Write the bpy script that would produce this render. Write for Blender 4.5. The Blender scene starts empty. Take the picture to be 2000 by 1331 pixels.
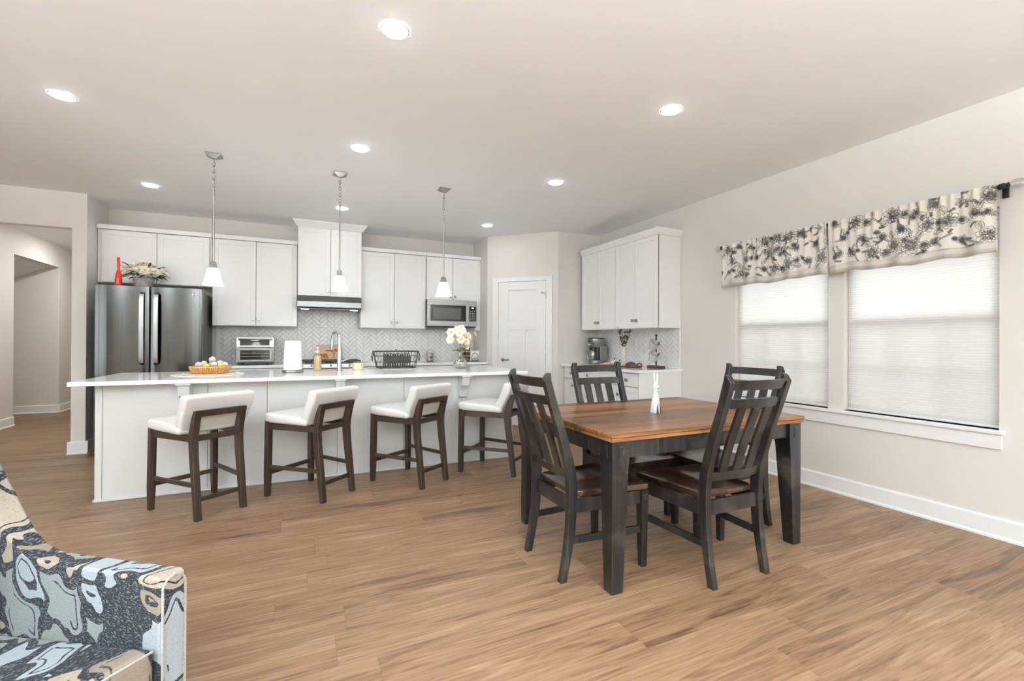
import bpy, bmesh, math, random
import numpy as np
from mathutils import Vector, Matrix

SC = bpy.context.scene
COL = SC.collection
PI = math.pi
rnd = random.Random(7)

# ------------------------------------------------------------------ camera
def cam_matrix(yaw, pitch, roll, loc):
    cy, sy, cp, sp, cr, sr = math.cos(yaw), math.sin(yaw), math.cos(pitch), math.sin(pitch), math.cos(roll), math.sin(roll)
    f = Vector((sy*cp, cy*cp, sp)); r = Vector((cy, -sy, 0)); u = r.cross(f)
    r2 = cr*r + sr*u; u2 = -sr*r + cr*u
    m = Matrix(((r2.x, u2.x, -f.x, loc[0]), (r2.y, u2.y, -f.y, loc[1]), (r2.z, u2.z, -f.z, loc[2]), (0, 0, 0, 1)))
    return m
cd = bpy.data.cameras.new('camera'); cam = bpy.data.objects.new('camera', cd); COL.objects.link(cam)
cd.sensor_width = 36; cd.lens = 16.0; cd.clip_start = 0.05
cam.matrix_world = cam_matrix(math.radians(24.72), math.radians(.15), math.radians(.30), (0, 0, 1.21))
SC.camera = cam

# ------------------------------------------------------------------ view, world, daylight
SC.view_settings.view_transform = 'Standard'; SC.view_settings.look = 'None'
SC.view_settings.gamma = 1; SC.view_settings.use_curve_mapping = False
SC.view_settings.exposure = 0.6
SC.cycles.use_denoising = True
SC.cycles.max_bounces = 10; SC.cycles.diffuse_bounces = 6; SC.cycles.transmission_bounces = 8; SC.cycles.transparent_max_bounces = 12
SC.cycles.sample_clamp_indirect = 6
SC.cycles.caustics_reflective = False; SC.cycles.caustics_refractive = False
W = bpy.data.worlds.new('world'); SC.world = W; W.use_nodes = True
bg = W.node_tree.nodes['Background']; bg.inputs[0].default_value = (.86, .93, 1, 1); bg.inputs[1].default_value = .25

def area(name, loc, rot, sx, sy, power, color=(1, 1, 1)):
    l = bpy.data.lights.new(name, 'AREA'); l.shape = 'RECTANGLE'; l.size = sx; l.size_y = sy; l.energy = power; l.color = color
    o = bpy.data.objects.new(name, l); COL.objects.link(o); o.location = loc; o.rotation_euler = rot
    return o
SIDE_DAYLIGHT = 24
LEFT_DAYLIGHT = 170
REAR_FILL = 30
CAN_STRENGTH = 74
UPLIGHT = 420
# daylight outside the side windows and unseen left window; rear fill added
area('daylight_side', (5.0, 2.26, 1.5), (0, PI/2, 0), 1.9, 2.6, SIDE_DAYLIGHT, (1, .985, .965))
area('daylight_left', (-7.0, -1.55, 1.45), (0, -PI/2, 0), 2.3, 4.1, LEFT_DAYLIGHT, (.86, .94, 1))
area('fill_rear', (1.8, -4.6, 1.45), (PI/2, 0, 0), 2.9, 2.3, REAR_FILL*.8, (.92, .965, 1))

# ------------------------------------------------------------------ materials
MATS = {}
def newmat(name):
    m = bpy.data.materials.new(name); m.use_nodes = True; MATS[name] = m
    nt = m.node_tree; b = nt.nodes['Principled BSDF']
    return m, nt, b
def N(nt, typ, **kw):
    n = nt.nodes.new(typ)
    for k, v in kw.items(): setattr(n, k, v)
    return n
def L(nt, a, b): nt.links.new(a, b)
def ramp(nt, fac, stops, interp='LINEAR'):
    n = N(nt, 'ShaderNodeValToRGB'); cr = n.color_ramp; cr.interpolation = interp
    while len(cr.elements) < len(stops): cr.elements.new(.5)
    for e, (p, c) in zip(cr.elements, stops): e.position = p; e.color = (*c, 1) if len(c) == 3 else c
    L(nt, fac, n.inputs[0]); return n.outputs[0]
def math_(nt, op, a, b=None, c=None):
    n = N(nt, 'ShaderNodeMath', operation=op)
    for i, v in enumerate((a, b, c)):
        if v is None: continue
        if isinstance(v, (int, float)): n.inputs[i].default_value = v
        else: L(nt, v, n.inputs[i])
    return n.outputs[0]
def mix(nt, fac, a, b, mode='MIX'):
    n = N(nt, 'ShaderNodeMix', data_type='RGBA', blend_type=mode)
    for i, v in ((0, fac), (6, a), (7, b)):
        if isinstance(v, (int, float)): n.inputs[i].default_value = v
        elif isinstance(v, tuple): n.inputs[i].default_value = (*v, 1)
        else: L(nt, v, n.inputs[i])
    return n.outputs[2]
def objco(nt, scale=(1, 1, 1), rot=(0, 0, 0)):
    t = N(nt, 'ShaderNodeTexCoord'); m = N(nt, 'ShaderNodeMapping')
    m.inputs['Scale'].default_value = scale; m.inputs['Rotation'].default_value = rot
    L(nt, t.outputs['Object'], m.inputs[0]); return m.outputs[0]
def noise(nt, co, scale, detail=3, rough=.5, dist=0):
    n = N(nt, 'ShaderNodeTexNoise'); n.inputs['Scale'].default_value = scale; n.inputs['Detail'].default_value = detail
    n.inputs['Roughness'].default_value = rough; n.inputs['Distortion'].default_value = dist
    if co is not None: L(nt, co, n.inputs['Vector'])
    return n.outputs['Fac']
def bump(nt, b, h, strength=.2, dist=.002):
    n = N(nt, 'ShaderNodeBump'); n.inputs['Strength'].default_value = strength; n.inputs['Distance'].default_value = dist
    L(nt, h, n.inputs['Height']); L(nt, n.outputs[0], b.inputs['Normal'])
def simple(name, col, rough=.5, metal=0, nz=0, nscale=20, bmp=0, bscale=200, coat=0, **kw):
    m, nt, b = newmat(name)
    b.inputs['Base Color'].default_value = (*col, 1); b.inputs['Roughness'].default_value = rough; b.inputs['Metallic'].default_value = metal
    b.inputs['Coat Weight'].default_value = coat
    co = objco(nt)
    if nz:
        f = noise(nt, co, nscale, 4)
        c = ramp(nt, f, [(.3, tuple(max(0, x*(1-nz)) for x in col)), (.7, tuple(min(1, x*(1+nz)) for x in col))]); L(nt, c, b.inputs['Base Color'])
    if bmp: bump(nt, b, noise(nt, co, bscale, 2), bmp)
    for k, v in kw.items(): b.inputs[k.replace('_', ' ')].default_value = v
    return m

WALL = simple('wall_paint', (.70, .675, .635), .6, nz=.012, nscale=3, bmp=.06, bscale=350)
CEIL = simple('ceiling_paint', (.875, .89, .90), .7, nz=.01, nscale=2, bmp=.05, bscale=300)
TRIM = simple('trim_paint', (.82, .82, .815), .35, nz=.01)
CAB = simple('cabinet_paint', (.85, .85, .845), .35, nz=.01, nscale=5)
ISL = simple('island_paint', (.62, .62, .61), .4, nz=.01, nscale=5)
DOORP = simple('door_paint', (.83, .825, .815), .38, nz=.01)
QUARTZ = simple('white_quartz', (.90, .90, .89), .09, nz=.02, nscale=14)
STEEL_D = simple('dark_stainless', (.075, .074, .071), .13, 1, nz=.05, nscale=4, Anisotropic=.97, Anisotropic_Rotation=.25)
STEEL = simple('stainless', (.33, .327, .32), .32, 1, nz=.05, nscale=6, Anisotropic=.5)
NICKEL = simple('brushed_nickel', (.33, .32, .305), .3, 1, nz=.05)
HOODST = simple('hood_stainless', (.20, .198, .194), .30, 1, nz=.05, nscale=6)
CHROME = simple('chrome', (.74, .74, .74), .12, 1, nz=.02)
BLACKGL = simple('black_glass', (.02, .02, .019), .06, nz=.1)
BLACK = simple('black_plastic', (.018, .017, .016), .35, nz=.1)
FRSIDE = simple('fridge_side', (.10, .098, .094), .42, nz=.05)
IRON = simple('dark_wire', (.05, .047, .044), .4, .7, nz=.1)
BLKMETAL = simple('black_rod', (.02, .018, .016), .35, .4, nz=.1)
PAPER = simple('paper', (.88, .875, .865), .9, nz=.01, bmp=.15, bscale=120)
CERAM = simple('white_ceramic', (.74, .735, .72), .25, nz=.02)
LEATH = simple('white_leather', (.74, .73, .715), .42, nz=.015, nscale=8, bmp=.12, bscale=260)
WHITEPL = simple('white_plastic', (.85, .845, .83), .4, nz=.01)
RED = simple('red_glass', (.75, .03, .012), .12, nz=.08, coat=.5)
PETAL = simple('cream_petal', (.88, .80, .68), .6, nz=.08, nscale=60)
PETALW = simple('white_petal', (.90, .85, .76), .6, nz=.05, nscale=60)
YELLOW = simple('yellow_stamen', (.75, .55, .06), .6, nz=.1)
LEAFD = simple('dark_leaf', (.06, .06, .022), .5, nz=.3, nscale=30)
LEAFG = simple('green_leaf', (.14, .22, .035), .5, nz=.3, nscale=30)
LEAFY = simple('olive_leaf', (.32, .26, .06), .5, nz=.3, nscale=30)
STEM = simple('stem', (.30, .28, .16), .6, nz=.1)
BROWN = simple('brown_pod', (.09, .04, .028), .45, nz=.15)
COPPER = simple('terracotta_clay', (.52, .20, .095), .55, nz=.1)
OUTLET = simple('outlet_plate', (.78, .775, .76), .35, nz=.01)
GROUT = simple('grout', (.50, .49, .475), .9, nz=.05)
MUG = simple('speckled_stoneware', (.50, .485, .455), .4, nz=.12, nscale=260)
WICKER = None

def woodmat(name, c0, c1, c2, rough, axis=0, gs=9, long=1.0, plank=0, bmp=.15, coat=0, wear=None):
    """long grain along axis; optional glued strips of width `plank` across"""
    m, nt, b = newmat(name)
    sc = [gs*6, gs*6, gs*6]; sc[axis] = gs*.35*long
    co = objco(nt, tuple(sc))
    vec = co; tone = None
    if plank:
        t = N(nt, 'ShaderNodeTexCoord'); s = N(nt, 'ShaderNodeSeparateXYZ'); L(nt, t.outputs['Object'], s.inputs[0])
        across = s.outputs[1] if axis == 0 else s.outputs[0]
        row = math_(nt, 'FLOOR', math_(nt, 'DIVIDE', across, plank))
        w = N(nt, 'ShaderNodeTexWhiteNoise', noise_dimensions='1D'); L(nt, row, w.inputs['W'])
        tone = w.outputs['Value']
        add = N(nt, 'ShaderNodeVectorMath', operation='ADD'); L(nt, co, add.inputs[0])
        cmb = N(nt, 'ShaderNodeCombineXYZ'); L(nt, math_(nt, 'MULTIPLY', tone, 40), cmb.inputs[0]); L(nt, math_(nt, 'MULTIPLY', tone, 90), cmb.inputs[1])
        L(nt, cmb.outputs[0], add.inputs[1]); vec = add.outputs[0]
    f = noise(nt, vec, 1, 5, .6, .6)
    f2 = noise(nt, vec, .22, 3, .5, .4)
    g = math_(nt, 'ADD', math_(nt, 'MULTIPLY', f, .6), math_(nt, 'MULTIPLY', f2, .4))
    if tone is not None: g = math_(nt, 'ADD', g, math_(nt, 'MULTIPLY', math_(nt, 'SUBTRACT', tone, .5), .26))
    c = ramp(nt, g, [(.30, c0), (.5, c1), (.68, c2)])
    if wear:
        wf = noise(nt, objco(nt), 6, 6, .7)
        c = mix(nt, ramp(nt, wf, [(.53, (0, 0, 0)), (.70, (1, 1, 1))]), c, wear)
    L(nt, c, b.inputs['Base Color']); b.inputs['Roughness'].default_value = rough; b.inputs['Coat Weight'].default_value = coat
    bump(nt, b, f, bmp, .0015)
    return m
TABLETOP = woodmat('table_top_wood', (.055, .019, .007), (.235, .098, .036), (.40, .19, .080), .30, 0, 7, 1, .1, .12, 0)
TABLETOP.node_tree.nodes['Principled BSDF'].inputs['Specular IOR Level'].default_value = .34
CHAIRW = woodmat('dark_chair_wood', (.003, .003, .0035), (.0095, .0088, .0092), (.040, .033, .029), .33, 2, 8, 1, 0, .4, 0, wear=(.055, .045, .038))
SEATW = woodmat('chair_seat_wood', (.012, .005, .002), (.038, .016, .007), (.095, .042, .018), .30, 1, 7, 1, .11, .15, .2)
STOOLW = woodmat('stool_wood', (.010, .006, .004), (.030, .0175, .0115), (.066, .040, .028), .42, 2, 9, 1, 0, .2)
DARKW = woodmat('dark_wood', (.03, .016, .010), (.07, .038, .025), (.12, .07, .05), .5, 0, 10)
REDW = woodmat('mahogany_wood', (.05, .018, .012), (.11, .040, .028), (.17, .07, .05), .4, 0, 10)

def floormat():
    m, nt, b = newmat('oak_plank_floor')
    t = N(nt, 'ShaderNodeTexCoord'); s = N(nt, 'ShaderNodeSeparateXYZ'); L(nt, t.outputs['Object'], s.inputs[0])
    X, Y = s.outputs[0], s.outputs[1]
    yy = math_(nt, 'DIVIDE', math_(nt, 'ADD', Y, 20-1.61), .2); row = math_(nt, 'FLOOR', yy); fy = math_(nt, 'FRACT', yy)
    w1 = N(nt, 'ShaderNodeTexWhiteNoise', noise_dimensions='1D'); L(nt, row, w1.inputs['W'])
    xx = math_(nt, 'ADD', math_(nt, 'DIVIDE', math_(nt, 'ADD', X, 20), 1.22), math_(nt, 'MULTIPLY', w1.outputs['Value'], 7)); idx = math_(nt, 'FLOOR', xx); fx = math_(nt, 'FRACT', xx)
    cmb = N(nt, 'ShaderNodeCombineXYZ'); L(nt, row, cmb.inputs[0]); L(nt, idx, cmb.inputs[1])
    w2 = N(nt, 'ShaderNodeTexWhiteNoise', noise_dimensions='2D'); L(nt, cmb.outputs[0], w2.inputs['Vector']); tone = w2.outputs['Value']
    # grain coordinates shifted per plank
    g = N(nt, 'ShaderNodeCombineXYZ'); L(nt, math_(nt, 'MULTIPLY', X, 1.0), g.inputs[0]); L(nt, math_(nt, 'MULTIPLY', Y, 11.0), g.inputs[1]); L(nt, math_(nt, 'MULTIPLY', tone, 57), g.inputs[2])
    big = noise(nt, g.outputs[0], 1.0, 4, .55, .9)
    g2 = N(nt, 'ShaderNodeCombineXYZ'); L(nt, math_(nt, 'MULTIPLY', X, 4.0), g2.inputs[0]); L(nt, math_(nt, 'MULTIPLY', Y, 95.0), g2.inputs[1]); L(nt, math_(nt, 'MULTIPLY', tone, 31), g2.inputs[2])
    fine = noise(nt, g2.outputs[0], 1.0, 4, .6, .3)
    rings = math_(nt, 'PINGPONG', math_(nt, 'MULTIPLY', big, 11), 1.0)
    v = math_(nt, 'ADD', math_(nt, 'ADD', math_(nt, 'MULTIPLY', big, .42), math_(nt, 'MULTIPLY', fine, .46)), math_(nt, 'MULTIPLY', rings, .10))
    v = math_(nt, 'ADD', v, math_(nt, 'MULTIPLY', math_(nt, 'SUBTRACT', tone, .5), .08))
    c = ramp(nt, v, [(.32, (.085, .043, .021)), (.45, (.192, .111, .061)), (.57, (.280, .173, .100)), (.72, (.38, .258, .162))])
    ey = math_(nt, 'MULTIPLY', math_(nt, 'SUBTRACT', .5, math_(nt, 'ABSOLUTE', math_(nt, 'SUBTRACT', fy, .5))), .2)
    ex = math_(nt, 'MULTIPLY', math_(nt, 'SUBTRACT', .5, math_(nt, 'ABSOLUTE', math_(nt, 'SUBTRACT', fx, .5))), 1.22)
    e = math_(nt, 'MINIMUM', ex, ey)
    seam = math_(nt, 'LESS_THAN', e, .0011)
    c = mix(nt, math_(nt, 'MULTIPLY', seam, .45), c, (.10, .06, .035))
    L(nt, c, b.inputs['Base Color'])
    b.inputs['Specular IOR Level'].default_value = .32
    L(nt, math_(nt, 'ADD', .36, math_(nt, 'MULTIPLY', fine, .14)), b.inputs['Roughness'])
    bump(nt, b, math_(nt, 'SUBTRACT', fine, math_(nt, 'MULTIPLY', seam, 1.0)), .12, .0012)
    return m
FLOOR = floormat()

def tilemat():
    m, nt, b = newmat('glazed_herringbone_tile')
    g = N(nt, 'ShaderNodeNewGeometry'); r = g.outputs['Random Per Island']
    L(nt, ramp(nt, r, [(0, (.78, .775, .765)), (.5, (.82, .815, .805)), (1, (.87, .865, .86))]), b.inputs['Base Color'])
    b.inputs['Roughness'].default_value = .13
    bump(nt, b, noise(nt, objco(nt), 30, 2), .6, .006)
    return m
TILE = tilemat()

def fabricmat():
    m, nt, b = newmat('bold_shape_upholstery')
    t = N(nt, 'ShaderNodeTexCoord')
    mp = N(nt, 'ShaderNodeMapping'); mp.inputs['Scale'].default_value = (1, 1, 1.15); mp.inputs['Location'].default_value = (.31, .12, .2); L(nt, t.outputs['Object'], mp.inputs[0])
    w = N(nt, 'ShaderNodeTexNoise'); w.inputs['Scale'].default_value = 6.5; w.inputs['Detail'].default_value = 1; L(nt, mp.outputs[0], w.inputs['Vector'])
    sub = N(nt, 'ShaderNodeVectorMath', operation='SUBTRACT'); L(nt, w.outputs['Color'], sub.inputs[0]); sub.inputs[1].default_value = (.5, .5, .5)
    scl = N(nt, 'ShaderNodeVectorMath', operation='SCALE'); scl.inputs['Scale'].default_value = .22; L(nt, sub.outputs[0], scl.inputs[0])
    add = N(nt, 'ShaderNodeVectorMath', operation='ADD'); L(nt, mp.outputs[0], add.inputs[0]); L(nt, scl.outputs[0], add.inputs[1])
    co = add.outputs[0]
    def voro(scale, feat):
        v = N(nt, 'ShaderNodeTexVoronoi', feature=feat); v.inputs['Scale'].default_value = scale; L(nt, co, v.inputs['Vector']); return v
    v1 = voro(5.6, 'F1'); ve = voro(5.6, 'DISTANCE_TO_EDGE')
    sp = N(nt, 'ShaderNodeSeparateColor'); L(nt, v1.outputs['Color'], sp.inputs[0])
    cream, tan, grey, white = (.31, .26, .205), (.20, .16, .12), (.20, .212, .205), (.29, .32, .34)
    light = ramp(nt, sp.outputs[0], [(0, cream), (.30, tan), (.48, white), (.74, grey)], 'CONSTANT')
    dark = (.006, .008, .013)
    # rim line inside a shape, and dark ground between shapes
    shape = math_(nt, 'GREATER_THAN', ve.outputs['Distance'], .06)
    allow = math_(nt, 'GREATER_THAN', sp.outputs[1], .12)
    rim = math_(nt, 'COMPARE', ve.outputs['Distance'], .17, .018)
    half = math_(nt, 'GREATER_THAN', noise(nt, mp.outputs[0], 7, 0), .5)
    isl = math_(nt, 'MULTIPLY', math_(nt, 'MULTIPLY', shape, allow), math_(nt, 'SUBTRACT', 1, math_(nt, 'MULTIPLY', rim, half)))
    # woven rows: small pale flecks over the dark, dark threads over the pale
    wv = N(nt, 'ShaderNodeTexNoise'); wv.inputs['Scale'].default_value = 1; wv.inputs['Detail'].default_value = 1
    mw = N(nt, 'ShaderNodeMapping'); mw.inputs['Scale'].default_value = (120, 120, 330); L(nt, t.outputs['Object'], mw.inputs[0]); L(nt, mw.outputs[0], wv.inputs['Vector'])
    fl = ramp(nt, wv.outputs['Fac'], [(.55, (0, 0, 0)), (.63, (1, 1, 1))])
    dk = mix(nt, math_(nt, 'MULTIPLY', fl, .4), dark, (.26, .27, .28))
    th = ramp(nt, wv.outputs['Fac'], [(.30, (1, 1, 1)), (.37, (0, 0, 0))])
    lt = mix(nt, math_(nt, 'MULTIPLY', th, .5), light, (.12, .11, .10))
    L(nt, mix(nt, isl, dk, lt), b.inputs['Base Color'])
    b.inputs['Roughness'].default_value = .9
    bump(nt, b, wv.outputs['Fac'], .5, .003)
    return m
FABRIC = fabricmat()
PIPING = simple('pale_piping', (.34, .32, .29), .8, nz=.25, nscale=220)

def valmat():
    m, nt, b = newmat('toile_print_cotton')
    a = N(nt, 'ShaderNodeAttribute', attribute_name='ink')
    L(nt, mix(nt, a.outputs['Fac'], (.72, .685, .62), (.040, .038, .036)), b.inputs['Base Color'])
    b.inputs['Roughness'].default_value = .9
    b.inputs['Sheen Weight'].default_value = .1
    return m
TOILE = valmat()
BAND = simple('taupe_hem_band', (.48, .445, .40), .9, nz=.06, nscale=90)
BANDL = simple('pale_hem_band', (.58, .55, .50), .9, nz=.05, nscale=90)
def shademat():
    m, nt, b = newmat('cellular_shade_cloth')
    nt.nodes.remove(b); out = nt.nodes['Material Output']
    d = N(nt, 'ShaderNodeBsdfDiffuse'); d.inputs[0].default_value = (.86, .845, .82, 1)
    tr = N(nt, 'ShaderNodeBsdfTranslucent'); tr.inputs[0].default_value = (.93, .925, .91, 1)
    mx = N(nt, 'ShaderNodeMixShader'); L(nt, d.outputs[0], mx.inputs[1]); L(nt, tr.outputs[0], mx.inputs[2])
    f = noise(nt, objco(nt, (1, 3, 60)), 1.2, 3)
    L(nt, ramp(nt, f, [(.35, (.625, .625, .625)), (.65, (.65, .65, .65))]), mx.inputs[0])
    L(nt, mx.outputs[0], out.inputs[0]); return m
SHADE = shademat()
def glassmat(name, tint=(1, 1, 1), gl=.12):
    m, nt, b = newmat(name); nt.nodes.remove(b); out = nt.nodes['Material Output']
    t = N(nt, 'ShaderNodeBsdfTransparent'); t.inputs[0].default_value = (*tint, 1)
    g = N(nt, 'ShaderNodeBsdfGlossy'); g.inputs['Roughness'].default_value = .03
    lw = N(nt, 'ShaderNodeLayerWeight'); lw.inputs[0].default_value = .25
    mx = N(nt, 'ShaderNodeMixShader'); L(nt, math_(nt, 'ADD', math_(nt, 'MULTIPLY', lw.outputs['Facing'], .5), gl*.4), mx.inputs[0])
    L(nt, t.outputs[0], mx.inputs[1]); L(nt, g.outputs[0], mx.inputs[2]); L(nt, mx.outputs[0], out.inputs[0]); return m
GLASS = glassmat('window_glass', (.97, .98, .98), .1)
VASEGL = glassmat('vase_glass', (.95, .94, .92), .5)
CRYSTAL = glassmat('crystal', (.9, .9, .9), .5)
SOAPGL = glassmat('soap_bottle_glass', (.93, .86, .70), .2)
def screenmat():
    m, nt, b = newmat('insect_screen'); nt.nodes.remove(b); out = nt.nodes['Material Output']
    t = N(nt, 'ShaderNodeBsdfTransparent'); d = N(nt, 'ShaderNodeBsdfDiffuse'); d.inputs[0].default_value = (.2, .16, .15, 1)
    mx = N(nt, 'ShaderNodeMixShader'); mx.inputs[0].default_value = .16
    f = noise(nt, objco(nt), 900, 0); L(nt, ramp(nt, f, [(.4, (.12, .12, .12)), (.6, (.2, .2, .2))]), mx.inputs[0])
    L(nt, t.outputs[0], mx.inputs[1]); L(nt, d.outputs[0], mx.inputs[2]); L(nt, mx.outputs[0], out.inputs[0]); return m
SCREEN = screenmat()
def emis(name, col, s):
    m, nt, b = newmat(name); b.inputs['Base Color'].default_value = (*col, 1)
    b.inputs['Emission Color'].default_value = (*col, 1); b.inputs['Emission Strength'].default_value = s; b.inputs['Roughness'].default_value = .3
    return m
CANLENS = emis('lit_lens', (.92, .97, 1), CAN_STRENGTH)
PENDGL = emis('lit_opal_glass', (.97, .99, 1), 8)
DISPLAY = emis('clock_display', (.95, .97, 1), 1.0)
def printmat():
    m, nt, b = newmat('savannah_print')
    t = N(nt, 'ShaderNodeTexCoord'); s = N(nt, 'ShaderNodeSeparateXYZ'); L(nt, t.outputs['Object'], s.inputs[0])
    f = math_(nt, 'ADD', math_(nt, 'DIVIDE', s.outputs[2], .24), math_(nt, 'MULTIPLY', noise(nt, objco(nt, (2, 1, 14)), 3, 3), .12))
    L(nt, ramp(nt, f, [(.08, (.50, .20, .08)), (.20, (.62, .32, .16)), (.34, (.72, .44, .28)), (.75, (.70, .46, .34)), (1, (.60, .40, .33))]), b.inputs['Base Color'])
    b.inputs['Roughness'].default_value = .6; return m
PRINT = printmat()
RUST = simple('rust_paint', (.36, .13, .02), .6, nz=.3, nscale=40)
WICKER = simple('woven_wicker', (.50, .22, .06), .55, nz=.4, nscale=55, bmp=.5, bscale=160)
GALV = simple('whitewashed_wood', (.40, .37, .34), .7, nz=.35, nscale=18)
TIN = simple('galvanized_tin', (.42, .40, .34), .45, .5, nz=.15)
LACE = simple('floral_doily_cloth', (.84, .76, .66), .9, nz=.14, nscale=38)
WAX = simple('speckled_candle_glass', (.80, .70, .50), .3, nz=.35, nscale=90)
SOAP = simple('pale_soap', (.80, .72, .56), .4, nz=.2, nscale=60)
HOODLAMP = emis('lit_hood_lamp', (1, .98, .94), 9)
RIB = simple('golden_wicker_rib', (.66, .38, .14), .5, nz=.3, nscale=90)
BIRCH = simple('birch_bark', (.66, .61, .53), .7, nz=.45, nscale=80)
SILVERM = simple('drying_mat_cloth', (.55, .54, .53), .9, nz=.08)
EGGS = [simple('egg_glaze_%s' % n, c, .45, nz=.03) for n, c in (('pink', (.80, .66, .64)), ('lilac', (.66, .56, .68)), ('mint', (.62, .74, .66)), ('blue', (.58, .68, .70)), ('yellow', (.85, .62, .10)), ('cream', (.82, .74, .64)))]

# ------------------------------------------------------------------ mesh building
class MB:
    def __init__(s): s.v = []; s.f = []; s.m = []; s.mi = 0
    def add(s, vs, fs):
        o = len(s.v); s.v += [tuple(v) for v in vs]; s.f += [[i+o for i in f] for f in fs]; s.m += [s.mi]*len(fs); return s
    def box(s, x0, x1, y0, y1, z0, z1):
        return s.add([(x0, y0, z0), (x1, y0, z0), (x1, y1, z0), (x0, y1, z0), (x0, y0, z1), (x1, y0, z1), (x1, y1, z1), (x0, y1, z1)],
                     [(3, 2, 1, 0), (4, 5, 6, 7), (0, 1, 5, 4), (1, 2, 6, 5), (2, 3, 7, 6), (3, 0, 4, 7)])
    def loft(s, secs, caps=True, closed=False):
        n = len(secs[0]); vs = [p for c in secs for p in c]; fs = []
        R = len(secs)
        for i in range(R if closed else R-1):
            a, b = i*n, ((i+1) % R)*n
            for k in range(n): fs.append((a+k, a+(k+1) % n, b+(k+1) % n, b+k))
        if caps and not closed: fs.append(tuple(range(n))[::-1]); fs.append(tuple((R-1)*n+k for k in range(n)))
        return s.add(vs, fs)
    def prism(s, poly, axis, a0, a1):
        def p(u, v, a): return ((a, u, v), (u, a, v), (u, v, a))[axis]
        return s.loft([[p(u, v, a0) for u, v in poly], [p(u, v, a1) for u, v in poly]])
    def tube(s, pts, r, n=8, closed=False):
        pts = [Vector(p) for p in pts]; R = len(pts); secs = []
        rs = r if isinstance(r, (list, tuple)) else [r]*R
        up = None
        for i in range(R):
            if closed: t = pts[(i+1) % R]-pts[i-1]
            else: t = pts[min(i+1, R-1)]-pts[max(i-1, 0)]
            t.normalize()
            if up is None:
                up = Vector((0, 0, 1)) if abs(t.z) < .9 else Vector((1, 0, 0))
            u = (up - t*up.dot(t)); u.normalize(); w = t.cross(u); up = u
            secs.append([tuple(pts[i]+rs[i]*(math.cos(2*PI*k/n)*u+math.sin(2*PI*k/n)*w)) for k in range(n)])
        return s.loft(secs, True, closed)
    def lathe(s, prof, n=24, c=(0, 0, 0), cap=True):
        secs = [[(c[0]+r*math.cos(2*PI*k/n), c[1]+r*math.sin(2*PI*k/n), c[2]+z) for k in range(n)] for r, z in prof]
        return s.loft(secs, cap)
    def ball(s, c, r, nu=12, nv=8, M=None):
        if not isinstance(r, (tuple, list)): r = (r, r, r)
        vs = [(0, 0, -1)]
        for j in range(1, nv):
            a = PI*j/nv
            for i in range(nu): vs.append((math.sin(a)*math.cos(2*PI*i/nu), math.sin(a)*math.sin(2*PI*i/nu), -math.cos(a)))
        vs.append((0, 0, 1)); fs = []
        for i in range(nu): fs.append((0, 1+(i+1) % nu, 1+i))
        for j in range(nv-2):
            for i in range(nu): a = 1+j*nu; fs.append((a+i, a+(i+1) % nu, a+nu+(i+1) % nu, a+nu+i))
        e = len(vs)-1; a = 1+(nv-2)*nu
        for i in range(nu): fs.append((a+i, a+(i+1) % nu, e))
        out = []
        for v in vs:
            q = Vector((v[0]*r[0], v[1]*r[1], v[2]*r[2]))
            if M is not None: q = M @ q
            out.append((q.x+c[0], q.y+c[1], q.z+c[2]))
        return s.add(out, fs)
    def xf(s, fn, start=0): s.v[start:] = [tuple(fn(*v)) for v in s.v[start:]]; return s
    def mesh(s, name, mats, smooth=False):
        me = bpy.data.meshes.new(name); me.from_pydata(s.v, [], s.f)
        for m in (mats if isinstance(mats, (list, tuple)) else [mats]): me.materials.append(m)
        if max(s.m or [0]): me.polygons.foreach_set('material_index', s.m)
        bm = bmesh.new(); bm.from_mesh(me); bmesh.ops.recalc_face_normals(bm, faces=bm.faces); bm.to_mesh(me); bm.free()
        if smooth: me.polygons.foreach_set('use_smooth', [True]*len(me.polygons))
        me.update(); return me

def part(name, mb, mat, parent=None, bevel=0, smooth=False, segs=2, loc=None, rotz=None):
    o = bpy.data.objects.new(name, mb.mesh(name, mat, smooth or bevel > 0)); COL.objects.link(o)
    if parent is not None: o.parent = parent
    if loc is not None: o.location = loc
    if rotz is not None: o.rotation_euler = (0, 0, rotz)
    if bevel:
        b = o.modifiers.new('bevel', 'BEVEL'); b.width = bevel; b.segments = segs; b.limit_method = 'ANGLE'; b.angle_limit = math.radians(35)
        w = o.modifiers.new('normals', 'WEIGHTED_NORMAL')
    elif smooth:
        try: o.data.set_sharp_from_angle(angle=math.radians(40))
        except Exception: pass
    return o
def tag(o, label, cat, group=None):
    o['label'] = label; o['category'] = cat
    if group: o['group'] = group
    return o
def thing(name, label, cat, loc=(0, 0, 0), rotz=0, group=None):
    o = bpy.data.objects.new(name, None); COL.objects.link(o); o.empty_display_size = .1
    o.location = loc; o.rotation_euler = (0, 0, rotz); return tag(o, label, cat, group)
def struct(name, mb, mat, bevel=0, parent=None, smooth=False, loc=None, rotz=None):
    o = part(name, mb, mat, parent, bevel, smooth, loc=loc, rotz=rotz)
    if parent is None: o['kind'] = 'structure'
    return o
def dup(root, loc, rotz, label, group=None):
    r = root.copy(); COL.objects.link(r); r.location = loc; r.rotation_euler = (0, 0, rotz); r['label'] = label
    if group: r['group'] = group
    for ch in list(root.children):
        c = ch.copy(); COL.objects.link(c); c.parent = r
        for g in list(ch.children):
            d = g.copy(); COL.objects.link(d); d.parent = c
    return r
def arc(c, r, a0, a1, n, ax=(0, 2)):
    out = []
    for i in range(n+1):
        a = a0+(a1-a0)*i/n; p = list(c); p[ax[0]] += r*math.cos(a); p[ax[1]] += r*math.sin(a); out.append(tuple(p))
    return out

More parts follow.
